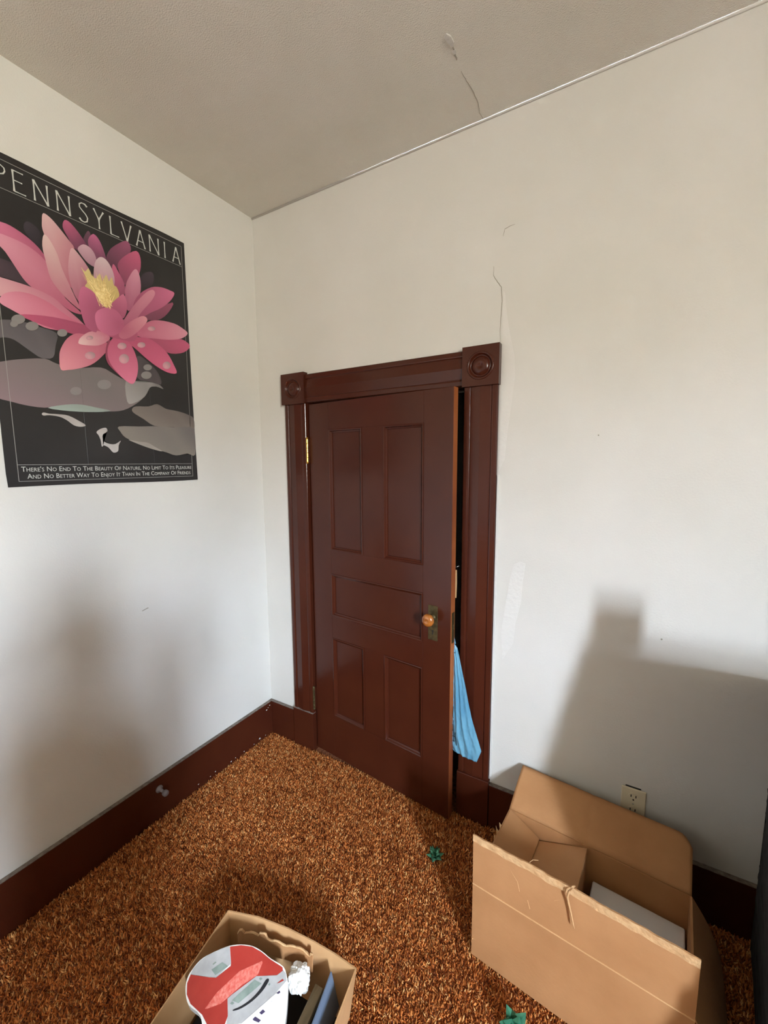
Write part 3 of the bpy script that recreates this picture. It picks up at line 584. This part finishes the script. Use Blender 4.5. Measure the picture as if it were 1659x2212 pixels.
for ch, cy in zip('PENNSYLVANIA', cent):
    w = {'P': .48, 'E': .55, 'N': .62, 'S': .47, 'Y': .6, 'L': .5, 'V': .66, 'A': .66, 'I': 0}[ch]
    k = {'N': 0.92, 'A': 0.8, 'V': 0.85, 'Y': 0.85, 'E': 0.85}.get(ch, 0.9)
    glyph(ch, cy + 1.08 - w * k * 0.063 / 2, 0.923, 0.063, k).build('letter', 'silver_ink', title, fix=False)
# caption in small capitals
def caption(text, x0, x1, z, size):
    cu = bpy.data.curves.new('caption', 'FONT'); cu.body = text.replace('~', ''); cu.size = size; cu.small_caps_scale = 0.78
    cu.resolution_u = 2
    for i, ch in enumerate(cu.body):
        if ch.islower(): cu.body_format[i].use_small_caps = True
    ob = bpy.data.objects.new('caption', cu); col.objects.link(ob)
    dg = bpy.context.evaluated_depsgraph_get(); me = bpy.data.meshes.new_from_object(ob.evaluated_get(dg))
    bpy.data.objects.remove(ob, do_unlink=True); bpy.data.curves.remove(cu)
    xs = [v.co.x for v in me.vertices]; k = (x1 - x0) / (max(xs) - min(xs)); m0 = min(xs)
    for v in me.vertices: v.co = Vector((0.0011, x0 + (v.co.x - m0) * k, z + v.co.y))
    me.materials.clear(); me.materials.append(M['silver_ink'])
    o = bpy.data.objects.new('caption_lettering', me); col.objects.link(o); o.parent = poster
    return o
caption("There's No End To The Beauty Of Nature, No Limit To Its Pleasure", 0.038, 0.652, 0.0495, 0.0235)
caption("And No Better Way To Enjoy It Than In The Company Of Friends", 0.052, 0.646, 0.0260, 0.0235)

# ================================================================== SMALL FITTINGS ON THE WALLS
out_ = tag(empty('wall_outlet', (1.795, -0.0, 0.317)), 'ivory wall outlet just above the back flap of the carton', 'outlet')
MB().box(-0.038, 0.038, -0.006, 0.0, -0.058, 0.058).build('cover_plate', 'outlet', out_, bevel=0.003)
for zc in (0.026, -0.026):
    r = MB().lathe([(0.017, 0.0), (0.017, 0.002), (0.0, 0.002)], 20, Matrix.Translation((0, -0.006, zc)) @ Matrix.Rotation(math.radians(90), 4, 'X')).build('receptacle', 'outlet', out_)
    MB().box(-0.009, -0.006, -0.0088, -0.008, zc + 0.001, zc + 0.010).build('slot', 'hole', r)
    MB().box(0.006, 0.009, -0.0088, -0.008, zc + 0.001, zc + 0.010).build('slot', 'hole', r)
    MB().lathe([(0.0028, 0), (0.0028, 0.0008), (0, 0.0008)], 10, Matrix.Translation((0, -0.008, zc - 0.008)) @ Matrix.Rotation(math.radians(90), 4, 'X')).build('slot', 'hole', r)
MB().lathe([(0.003, 0), (0.002, 0.001), (0, 0.0012)], 10, Matrix.Translation((0, -0.006, 0)) @ Matrix.Rotation(math.radians(90), 4, 'X')).build('screw', 'steel', out_)
MB().box(-0.026, 0.022, -0.0008, 0.0, 0.058, 0.063).build('plaster_gap', 'hole', out_)

ds = tag(empty('door_stopper', (0.02, -0.690, 0.131)), 'grey rubber tipped door stopper on the left baseboard', 'door stopper')
Ty = Matrix.Rotation(math.radians(90), 4, 'Y')
MB().lathe([(0.0, 0.0), (0.0155, 0.0), (0.0155, 0.004), (0.010, 0.008), (0.0065, 0.010), (0.006, 0.040), (0.0, 0.040)], 20, Ty).build('rod', 'rubber', ds, smooth=True)
MB().lathe([(0.0, 0.038), (0.011, 0.038), (0.0125, 0.042), (0.0125, 0.052), (0.010, 0.056), (0.0, 0.057)], 20, Ty).build('rubber_tip', 'rubber', ds, smooth=True)

# ================================================================== BLUE BAG hanging in the door gap
bag = tag(empty('plastic_bag', (1.12, -0.045, 0.28)), 'blue plastic bag hanging in the gap beside the door', 'bag')
def _ip(T, v):
    for (a, x, z), (b, y, w) in zip(T, T[1:]):
        if v <= b: k = (v - a) / (b - a); return (x + (y - x) * k, z + (w - z) * k)
    return T[-1][1:]
BAG_R = [(0.0, 0.115, 0.014), (0.12, 0.134, 0.071), (0.22, 0.115, 0.125), (0.42, 0.088, 0.205), (0.66, 0.058, 0.340), (0.93, 0.022, 0.492), (1.0, 0.004, 0.514)]
BAG_L = [(0.0, 0.012, 0.028), (0.12, -0.010, 0.055), (0.22, -0.013, 0.110), (0.42, -0.010, 0.215), (0.66, -0.005, 0.345), (0.93, -0.004, 0.486), (1.0, -0.002, 0.514)]
def bag_pt(side):
    def fn(u, v):
        l, r = _ip(BAG_L, v), _ip(BAG_R, v); x = l[0] + (r[0] - l[0]) * u; z = l[1] + (r[1] - l[1]) * u
        wd = r[0] - l[0]
        bulge = math.sin(math.pi * u) ** 0.8 * min(0.016, wd * 0.13) * (0.35 + 0.65 * min(1, v * 5))
        ph = u * 13 + 1.5 * math.sin(3.1 * v + 0.5)
        fold = (abs(math.sin(ph)) - 0.5) * 0.010 * math.sin(math.pi * u) * (0.35 + 0.65 * math.sin(math.pi * min(1, v + 0.12)))
        fold += 0.0045 * noise.noise(Vector((x * 60, z * 16, side * 3))) + 0.002 * noise.noise(Vector((x * 150, z * 60, side * 5)))
        y = -0.004 - 0.03 * max(0, x) + side * (bulge + 0.0008) + fold * (1 if side < 0 else 0.5)
        return (x, y, z)
    return fn
bm_ = MB(); bm_.grid(bag_pt(-1), 44, 110); bm_.grid(bag_pt(1), 30, 70)
bm_.build('bag_body', 'bag', bag, smooth=True, solid=0.0006, fix=False)
# tied handles up to the inner knob
MB().tube([(0.003, -0.002, 0.505), (-0.02, 0.03, 0.55), (-0.05, 0.06, 0.60), (-0.09, 0.075, 0.625)], [0.012, 0.008, 0.006, 0.006], 8).build('handle', 'bag', bag, smooth=True)
MB().tube([(-0.009, -0.012, 0.478), (0.006, -0.014, 0.474), (0.016, -0.010, 0.472)], 0.0016, 6).build('tie', 'ink', bag)
# black printed strokes down the left side
rs = random.Random(11); fnp = bag_pt(-1)
def stroke(u0, v0, u1, v1, w):
    a = Vector(fnp(u0, v0)); b = Vector(fnp(u1, v1)); m_ = Vector(fnp((u0 + u1) / 2, (v0 + v1) / 2)); off = Vector((0, -0.0022, 0))
    return MB().tube([a + off, m_ + off, b + off], w, 5)
for v0 in (0.16, 0.20, 0.25, 0.30, 0.36, 0.40, 0.62, 0.66, 0.71, 0.76):
    stroke(0.04, v0, 0.20 + 0.06 * rs.random(), v0 + rs.uniform(-.01, .01), 0.0010).build('printed_stroke', 'ink', bag)
for u0, v0, v1 in ((0.1, 0.13, 0.30), (0.2, 0.15, 0.34), (0.28, 0.13, 0.24), (0.12, 0.34, 0.46), (0.2, 0.37, 0.46), (0.15, 0.60, 0.72), (0.2, 0.68, 0.80)):
    stroke(u0, v0, u0 + 0.02, v1, 0.0011).build('printed_stroke', 'ink', bag)

# ================================================================== LARGE OPEN CARTON
ANG = -0.0945
carton = tag(empty('cardboard_box', (1.368, -0.508, 0.0), ANG), 'large open cardboard carton with flaps up below the wall outlet', 'box')
BW, BD, BH, FL, TH = 0.549, 0.342, 0.25, 0.17, 0.005
MB().box(0, BW, 0, TH, 0, BH).build('front_panel', 'card', carton)
MB().box(0, BW, BD - TH, BD, 0, BH).build('back_panel', 'card', carton)
MB().box(0, TH, TH, BD - TH, 0, BH).build('side_panel', 'card', carton)
MB().box(BW - TH, BW, TH, BD - TH, 0, BH).build('side_panel', 'card', carton)
MB().box(TH, BW - TH, TH, BD - TH, 0, TH).build('bottom_panel', 'card', carton)
def ragged(u, amp, f, seed): return amp * (noise.noise(Vector((u * f, seed, 0.3))) + 0.5 * noise.noise(Vector((u * f * 3, seed, 4.3))))
# front flap standing straight up, top edge torn
def ff(u, v):
    z = BH + 0.003 + v * (FL - 0.003 + (ragged(u, 0.0030, 14, 2.0) if v > 0.98 else 0))
    return (u * BW, 0.002 + 0.002 * math.sin(u * 5) * v - 0.004 * v, z)
fl = MB().grid(ff, 60, 8).build('front_flap', 'card', carton, solid=0.004)
def torn(u, v):
    a = ff(u, 0); top = ff(u, 1)
    zt = top[2] + 0.001; zb = top[2] - 0.021 - ragged(u, 0.0012, 14, 9.0)
    return (u * BW, top[1] - 0.0028 + 0.0006 * math.sin(u * 90), zb + (zt - zb) * v)
MB().grid(torn, 80, 4).build('torn_edge', 'card_torn', fl, solid=0.0012)
cr = MB().tube([(u * BW / 20, -0.0006, BH + 0.0015) for u in range(21)], 0.0019, 6).build('crease', 'card_pale', carton)
cx_ = lambda u: u * BW
MB().tube([(0.283, 0.004, 0.424), (0.279, -0.006, 0.428), (0.272, -0.014, 0.418), (0.269, -0.014, 0.400), (0.272, -0.010, 0.380), (0.279, -0.010, 0.355), (0.286, -0.012, 0.328), (0.290, -0.013, 0.318)], [0.002, 0.003, 0.003, 0.003, 0.0028, 0.0024, 0.002, 0.0008], 6).build('torn_strip', 'card_pale', fl, smooth=True)
MB().tube([(0.165, 0.004, 0.421), (0.172, 0.010, 0.428), (0.186, 0.014, 0.432)], 0.0008, 5).build('torn_strip', 'card_torn', fl)
# wrinkles in the paper of the front flap
for w_ in ([(0.10, 0.395), (0.118, 0.365), (0.135, 0.345), (0.142, 0.318)], [(0.06, 0.398), (0.085, 0.385)], [(0.30, 0.372), (0.305, 0.352), (0.318, 0.338)], [(0.165, 0.305), (0.172, 0.282)], [(0.235, 0.352), (0.25, 0.366)]):
    MB().tube([(a, -0.0008, b) for a, b in w_], 0.0009, 5).build('wrinkle', 'card_pale', fl)
# back flap leaning onto the wall, with a pressed fold in the middle and a rounded corner
tb = math.radians(63)
def bf(u, v):
    w = v * FL
    if u > 0.93: w -= 0.035 * ((u - 0.93) / 0.07) ** 2.2 * v
    bend = 0.004 * math.sin(math.pi * v) - 0.003 * math.exp(-((u - 0.47) / 0.012) ** 2)
    return (u * BW, BD - 0.002 + math.sin(tb) * w - bend * math.cos(tb), BH + 0.001 + math.cos(tb) * w + bend * math.sin(tb) - 0.006 * u * v)
bfo = MB().grid(bf, 60, 10).build('back_flap', 'card', carton, solid=0.004, smooth=True)
# left flap pushed down into the box
la = math.radians(29)
def lf(u, v):
    s = v * 0.122
    return (0.004 + s * math.cos(la), 0.010 + u * (BD - 0.018), BH - s * math.sin(la) + 0.002 * math.sin(v * 3))
lfo = MB().grid(lf, 20, 8).build('left_flap', 'card', carton, solid=0.004)
# right flap folded outward and hanging
ra = math.radians(62)
def rf(u, v):
    s = v * FL * (1 - 0.10 * max(0, (u - 0.8) / 0.2) ** 2)
    return (BW - 0.001 + s * math.cos(ra) + 0.02 * math.sin(math.pi * v) * 0.4, 0.004 + u * (BD - 0.008), BH - s * math.sin(ra))
MB().grid(rf, 20, 10).build('right_flap', 'card', carton, solid=0.004)
# torn tape shreds on the left rim
for y0, dz, dx in ((0.215, 0.022, -0.006), (0.245, 0.012, -0.004), (0.19, 0.010, -0.003)):
    MB().prism([(0.001, y0 - 0.012, BH - 0.004), (0.001, y0 + 0.010, BH - 0.004), (dx, y0 + 0.004, BH + dz * 0.5), (dx - 0.002, y0 + 0.001, BH + dz)], (0.0012, 0, 0)).build('tape_shred', 'card_torn', carton)
# things in the carton
def in_box(name, label, cat, loc):
    e = tag(empty(name, (0, 0, 0), ANG), label, cat)
    c, s = math.cos(ANG), math.sin(ANG); e.location = (1.368 + c * loc[0] - s * loc[1], -0.508 + s * loc[0] + c * loc[1], loc[2]); return e
ic = in_box('inner_carton', 'small brown carton with sloping lid inside the large open carton', 'box', (0.108, 0.012, 0.006))
MB().box(0.006, 0.152, 0, 0.318, 0, 0.172).build('body', 'card', ic)
MB().prism([(0.004, 0, 0.177), (0.160, 0, 0.240), (0.158, 0, 0.2445), (0.002, 0, 0.1815)], (0, 0.318, 0)).build('lid', 'card', ic)
MB().prism([(0.154, 0, 0.0), (0.158, 0, 0.0), (0.158, 0, 0.236), (0.154, 0, 0.235)], (0, 0.318, 0)).build('side_panel', 'card', ic)
wc = in_box('white_carton', 'flat white box lying inside the large open carton', 'box', (0.290, 0.018, 0.006))
MB().box(0, 0.248, 0, 0.306, 0, 0.138).build('body', 'white_card', wc, bevel=0.003)
MB().box(-0.001, 0.249, -0.001, 0.307, 0.110, 0.143).build('lid', 'white_card', wc, bevel=0.004)

# ================================================================== GIFT BOWS
def bow(name, loc, rot, size, label, tiers):
    """star bow: folded foil points in tiers round a backing disc"""
    e = tag(empty(name, loc), label, 'gift bow', 'green gift bows on the carpet'); e.rotation_euler = rot
    for n, L, w, h, lift, ph in tiers:
        me = None
        for k in range(n):
            a = 2 * math.pi * k / n + ph
            if me is None:
                P = [(0.003, 0, h), (0.5 * L, 0, h + 0.5 * lift + 0.004), (L, 0, h + lift), (0.42 * L, w, h + 0.35 * lift - 0.002), (0.42 * L, -w, h + 0.35 * lift - 0.002), (0.003, 0.003, h - 0.003), (0.003, -0.003, h - 0.003), (0.45 * L, 0, h + 0.3 * lift - 0.006)]
                P = [(x * size, y * size, max(0.0, z * size)) for x, y, z in P]
                o = MB().add(P, [(0, 1, 3), (0, 3, 5), (1, 2, 3), (0, 4, 1), (0, 6, 4), (1, 4, 2), (5, 3, 7), (3, 2, 7), (4, 7, 2), (6, 7, 4), (5, 7, 6), (0, 5, 6)]).build('ribbon_loop', 'bow', e); me = o
            else:
                o = me.copy(); col.objects.link(o); o.parent = e
            o.rotation_euler = (0, 0.12 * math.sin(k * 2.4), a + 0.12 * math.sin(k * 1.7))
    MB().lathe([(0.0, 0.0), (0.014 * size, 0.0), (0.014 * size, 0.0015), (0.0, 0.0015)], 14).build('backing', 'bow', e)
    return e
bow('gift_bow', (1.142, -0.264, 0.001), (0.05, -0.05, 0.55), 1.0, 'green foil gift bow on carpet near the door, farther one', [(6, 0.036, 0.012, 0.006, 0.004, 0.0), (5, 0.024, 0.009, 0.013, 0.012, 0.5)])
bow('gift_bow', (1.530, -0.628, 0.024), (0.75, -0.55, 0.8), 1.0, 'green foil gift bow tipped on edge below the large carton, nearer one', [(6, 0.046, 0.017, 0.006, 0.010, 0.2), (5, 0.034, 0.014, 0.015, 0.022, 0.6), (3, 0.020, 0.010, 0.022, 0.020, 0.1)])

# ================================================================== SMALL BOX OF ODDMENTS at the lower edge
SBH = 0.15
sb = tag(empty('small_box', (0, 0, 0)), 'small open cardboard box of oddments on the carpet, nearest', 'box')
rim_b = [(0.706, -0.884), (0.801, -0.850), (0.902, -0.828), (0.991, -0.816), (1.062, -0.810), (1.136, -0.809)]
def sheet(bot, top, z0, z1, nm, mat, parent):
    """upright card between a bottom and a top outline"""
    n = len(bot); B = [Vector((*q, z0)) for q in bot]; T = [Vector((*q, z1)) for q in top]
    def fn(u, v):
        t = u * (n - 1); i = min(int(t), n - 2); return tuple(B[i].lerp(B[i + 1], t - i).lerp(T[i].lerp(T[i + 1], t - i), v))
    return MB().grid(fn, (n - 1) * 6, 6).build(nm, mat, parent, solid=0.004)
bb_ = [(0.722, -0.892), (0.802, -0.866), (0.902, -0.846), (0.991, -0.834), (1.062, -0.829), (1.120, -0.824)]
LB = (0.786, -1.235); RB = (1.170, -1.165); LT = (0.770, -1.245); RT = (1.192, -1.165)
sheet(bb_, rim_b, 0.0, SBH, 'back_panel', 'card_pale', sb)
sheet([bb_[0], LB], [rim_b[0], LT], 0.0, SBH, 'side_panel', 'card_pale', sb)
sheet([bb_[-1], RB], [rim_b[-1], RT], 0.0, SBH, 'side_panel', 'card_pale', sb)
sheet([LB, RB], [LT, RT], 0.0, SBH, 'front_panel', 'card_pale', sb)
MB().prism([(0.722, -0.892, 0.0), (0.902, -0.846, 0.0), (1.120, -0.824, 0.0), (1.170, -1.165, 0.0), (0.786, -1.235, 0.0)], (0, 0, 0.004)).build('bottom_panel', 'card_pale', sb)
# torn inner flap with ragged pale edge along the back
def tf(u, v):
    x = 0.775 + 0.235 * u; y = -0.910 + 0.062 * math.sin(u * math.pi * 0.5) + 0.004 * math.sin(u * 9)
    rag = 0.010 * noise.noise(Vector((u * 9, 2.2, 0))) + (0.012 if 0.0 < u < 0.06 or 0.26 < u < 0.36 or u > 0.95 else 0)
    return (x - 0.0 * v, y + 0.004 * v, SBH - 0.055 + v * (0.045 + rag))
tfo = MB().grid(tf, 48, 5).build('torn_flap', 'card', sb, solid=0.004)
MB().tube([(tf(u / 40, 1)[0], tf(u / 40, 1)[1] - 0.001, tf(u / 40, 1)[2]) for u in range(41)], [0.0026 + 0.0018 * abs(noise.noise(Vector((u * .6, 0, 0)))) for u in range(41)], 5).build('torn_edge', 'card_torn', tfo)

# red printed pack lying on top
P0 = Vector((0.86962, -0.99176, 0.175)); N_ = Vector((0.220608, -0.25069, 0.942596)); E1 = Vector((0.975363, 0.056701, -0.213196)); E2 = Vector((0, 0.966405, 0.257023))
pk = tag(empty('blister_pack', P0), 'red and grey printed pack lying in the small box', 'package')
def pkp(q, h): a, b = q[0] / 10000, q[1] / 10000; return E1 * a + E2 * b + N_ * h
def pack_shape(key, h, name, mat, parent, rnd=True, th=0.0004):
    P = PACK[key]; L = [(q.x, q.y) for q in smooth_loop(P, 3)] if rnd else P
    return MB().prism([pkp(q, h) for q in L], N_ * th).build(name, mat, parent)
body = pack_shape('body', -0.032, 'plastic_shell', 'plastic_white', pk, True, 0.0318)
card = pack_shape('red', 0.0, 'printed_card', 'red', pk, False, 0.0008)
pack_shape('grey1', 0.0003, 'device_picture', 'grey_print', pk, False, 0.0009)
g2 = pack_shape('grey2', 0.0002, 'device_picture', 'grey_print', pk, False, 0.0009)
pack_shape('pink', 0.0006, 'lettering_band', 'pink_print', card, False, 0.0005)
pack_shape('lcd1', 0.0010, 'screen_picture', 'lcd', pk, False, 0.0005)
pack_shape('lcd2', 0.0010, 'screen_picture', 'lcd', g2, False, 0.0005)
pack_shape('arc', 0.0010, 'black_line', 'ink', g2, True, 0.0005)
for k in ('btn1', 'btn2', 'btn3'): pack_shape(k, 0.0010, 'button', 'lcd', g2, False, 0.0007)
pack_shape('btn4', 0.0011, 'button', 'lcd', pk, False, 0.0007)
pack_shape('strip', 0.0004, 'white_rim', 'plastic_white', pk, False, 0.0012)
for k in ('mark1', 'mark2', 'mark4', 'mark5'): pack_shape(k, 0.0004, 'printed_mark', 'purple_print', pk, False, 0.0005)
pack_shape('mark3', 0.0012, 'printed_mark', 'red', pk, False, 0.0005)

def lump(name, mat, c, r, seed, parent=None, amp=0.35, sub=4):
    bm = bmesh.new(); bmesh.ops.create_icosphere(bm, subdivisions=sub, radius=1.0)
    for v in bm.verts:
        n = v.co.copy(); k = 1 + amp * noise.noise(n * 1.6 + Vector((seed, 0, 0))) + amp * 0.7 * abs(noise.noise(n * 4.1 + Vector((0, seed, 0)))) + amp * 0.3 * noise.noise(n * 9 + Vector((0, 0, seed)))
        v.co = Vector((n.x * r[0] * k, n.y * r[1] * k, n.z * r[2] * k))
    me = bpy.data.meshes.new(name); bm.to_mesh(me); bm.free(); me.materials.append(M[mat])
    o = bpy.data.objects.new(name, me); col.objects.link(o); o.location = c
    if parent: o.parent = parent
    return o
tag(lump('plastic_wrap', 'crumple', (0.999, -0.889, 0.122), (0.031, 0.027, 0.024), 3.1), 'crumpled white plastic wrap beside the red pack', 'wrapping')
def shade_liner(u, v):
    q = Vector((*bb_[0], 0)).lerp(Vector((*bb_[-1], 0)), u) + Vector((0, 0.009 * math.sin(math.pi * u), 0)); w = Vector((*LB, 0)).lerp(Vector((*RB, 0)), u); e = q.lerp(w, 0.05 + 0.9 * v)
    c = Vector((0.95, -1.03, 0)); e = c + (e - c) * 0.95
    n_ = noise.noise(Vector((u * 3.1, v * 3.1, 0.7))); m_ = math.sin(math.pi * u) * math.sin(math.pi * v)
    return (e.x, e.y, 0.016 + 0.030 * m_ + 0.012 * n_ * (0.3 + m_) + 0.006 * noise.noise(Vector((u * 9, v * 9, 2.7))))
tag(MB().grid(shade_liner, 36, 30).build('shade_sheet', 'black', smooth=True, solid=0.004), 'dark sheet standing in for shade at the bottom of the small box', 'shade_liner')  # black sheet added to give the deep shade inside the box
ws = tag(MB().prism([(1.040, -0.868, 0.09), (1.066, -0.866, 0.09), (1.100, -1.110, 0.09), (1.072, -1.112, 0.09)], (0, 0, 0.018)).build('wood_strip', 'grey_wood', bevel=0.002), 'weathered wooden strip standing beside the blue card', 'wood strip')
bl = tag(MB().grid(lambda u, v: (1.102 - 0.024 * v + 0.050 * u + 0.006 * math.sin(math.pi * u) * v, -0.846 - 0.29 * u, 0.050 + 0.095 * v), 16, 6).build('blue_card', 'blue_card', solid=0.003), 'blue grey card standing upright in the small box', 'card')

# ================================================================== RIGHT EDGE: bulky dark bag, pale box on top
db = tag(empty('storage_bag', (0, 0, 0)), 'bulky dark bag standing at the right edge of the photo', 'bag')
def bagside(u, v):
    # left side, from the front edge to the wall; the top slumps towards the wall
    z = (1.07 - 0.17 * u) * v; f = Vector((2.015 - 0.005 * v, -0.830 + 0.346 * v, z)); b = Vector((2.13, -0.06, z)); q = f.lerp(b, u)
    k = 0.006 * noise.noise(Vector((u * 4, v * 40, 1.5))) + 0.004 * noise.noise(Vector((u * 9, v * 90, 3.5)))
    return (q.x + k, q.y + k, z)
def bagfront(u, v):
    a = bagside(0, v); k = 0.01 * noise.noise(Vector((u * 9, v * 14, 5.5))) * min(1, u * 12)
    return (a[0] + 0.80 * u, a[1] + k - 0.06 * math.sin(math.pi * u) * math.sin(math.pi * v) ** 0.7, a[2])
def bagtop(u, v):
    a = Vector(bagside(v, 1)); b = Vector((2.82, a.y, a.z)); q = a.lerp(b, u); return (q.x, q.y, q.z + 0.01 * noise.noise(Vector((u * 6, v * 6, 0))) * math.sin(math.pi * u) * math.sin(math.pi * v))
mb = MB(); mb.grid(bagside, 20, 90); mb.grid(bagfront, 40, 90); mb.grid(bagtop, 30, 20)
mb.grid(lambda u, v: (2.82, -0.830 + 0.346 * v + (0.770 - 0.346 * v) * u, (1.07 - 0.17 * u) * v), 8, 10); mb.grid(lambda u, v: (2.13 + 0.69 * u, -0.06, 0.90 * v), 4, 10)
mb.build('bag_body', 'dark_bag', db, fix=False)
for i, (v, hh_) in enumerate(((0.955, 0.012), (0.985, 0.008))):
    MB().tube([Vector(bagfront(u / 30, v)) + Vector((0, -0.006, 0)) for u in range(31)], 0.006, 6).build('drawstring', 'rubber', db, smooth=True)
pb = tag(MB().prism([(2.016, -0.476, 1.074), (2.112, -0.476, 1.074), (2.118, -0.430, 1.066), (2.026, -0.430, 1.066)], (0, 0.0, 0.112)).build('pale_box', 'pale_board', bevel=0.002), 'pale grey box on top of the bulky dark bag', 'box')

# ================================================================== the person taking the photo: out of frame, present as a soft shadow on the left wall
M['jacket'] = material('dark_jacket', (46, 48, 56), 0.9)
M['skin'] = material('skin_tone', (196, 150, 122), 0.6)
M['hair'] = material('brown_hair', (58, 42, 32), 0.7)
M['jeans'] = material('denim', (44, 54, 78), 0.9)
M['phone'] = material('phone_glass', (18, 18, 20), 0.15)
def skin(name, nodes, edges, mat, parent, root=0, sub=2):
    me = bpy.data.meshes.new(name); me.from_pydata([n[0] for n in nodes], edges, []); o = bpy.data.objects.new(name, me); col.objects.link(o); o.parent = parent
    sk = o.modifiers.new('skin', 'SKIN'); sk.use_smooth_shade = True
    if not me.skin_vertices: 
        bm = bmesh.new(); bm.from_mesh(me); bm.verts.layers.skin.verify(); bm.to_mesh(me); bm.free()
    for i, n in enumerate(nodes):
        r = n[1] if isinstance(n[1], tuple) else (n[1], n[1]); me.skin_vertices[0].data[i].radius = r
    me.skin_vertices[0].data[root].use_root = True
    sb_ = o.modifiers.new('smooth', 'SUBSURF'); sb_.levels = sub; sb_.render_levels = sub
    me.materials.append(M[mat]); return o
per = tag(empty('person', (1.93, -2.05, 0.0), math.radians(30.2)), 'person taking the photo, present only as a soft shadow on the left wall', 'person')
# local axes: +y is where the person faces, +x their right
nd = [((0, 0, 0.86), (0.150, 0.105)), ((0, 0.0, 1.02), (0.140, 0.100)), ((0, 0.01, 1.20), (0.165, 0.110)), ((0, 0.0, 1.31), (0.120, 0.085)), ((0, 0.01, 1.38), (0.052, 0.055)), ((0, 0.03, 1.45), (0.070, 0.085)), ((0, 0.035, 1.53), (0.072, 0.088)), ((0, 0.03, 1.585), (0.050, 0.062)),
      ((0.165, 0, 1.285), 0.056), ((0.215, 0.06, 1.08), 0.046), ((0.14, 0.21, 1.27), 0.036), ((0.095, 0.27, 1.36), 0.028), ((0.085, 0.285, 1.42), (0.018, 0.036)),
      ((-0.165, 0, 1.285), 0.056), ((-0.235, 0.04, 1.08), 0.046), ((-0.14, 0.21, 1.27), 0.036), ((-0.095, 0.27, 1.36), 0.028), ((-0.085, 0.285, 1.42), (0.018, 0.036)),
      ((0.09, 0, 0.78), 0.085), ((0.10, 0.02, 0.44), 0.058), ((0.10, -0.02, 0.09), 0.042), ((0.105, 0.13, 0.035), (0.040, 0.030)),
      ((-0.09, 0, 0.78), 0.085), ((-0.10, 0.02, 0.44), 0.058), ((-0.10, -0.02, 0.09), 0.042), ((-0.105, 0.13, 0.035), (0.040, 0.030))]
ed = [(0, 1), (1, 2), (2, 3), (3, 4), (4, 5), (5, 6), (6, 7), (3, 8), (8, 9), (9, 10), (10, 11), (11, 12), (3, 13), (13, 14), (14, 15), (15, 16), (16, 17), (0, 18), (18, 19), (19, 20), (20, 21), (0, 22), (22, 23), (23, 24), (24, 25)]
skin('body', nd, ed, 'jacket', per)
for s in (1, -1):
    for k, (L, dz) in enumerate(((0.062, 0.030), (0.070, 0.010), (0.066, -0.010), (0.052, -0.030))):
        b0 = Vector((s * 0.085, 0.292, 1.425 + dz)); skin('finger', [(b0, 0.009), (b0 + Vector((-s * 0.010, L * 0.45, 0.004)), 0.0085), (b0 + Vector((-s * 0.030, L * 0.72, 0.004)), 0.0075)], [(0, 1), (1, 2)], 'skin', per, 0, 1)
    b0 = Vector((s * 0.080, 0.275, 1.44)); skin('thumb', [(b0, 0.010), (b0 + Vector((-s * 0.025, 0.015, 0.02)), 0.009), (b0 + Vector((-s * 0.045, 0.02, 0.022)), 0.008)], [(0, 1), (1, 2)], 'skin', per, 0, 1)
MB().lathe([(0.235, 0.30), (0.232, 0.34), (0.205, 0.60), (0.180, 0.85), (0.165, 1.02), (0.150, 1.10)], 28, Matrix.Diagonal((1.05, 0.8, 1, 1)), cap=False).build('shade_skirt', 'jacket', per, smooth=True, solid=0.006)  # flared skirt added to widen the figure's shadow on the carpet
hr = lump('hair', 'hair', (0, 0.005, 1.555), (0.082, 0.100, 0.075), 1.0, per, amp=0.06, sub=3)
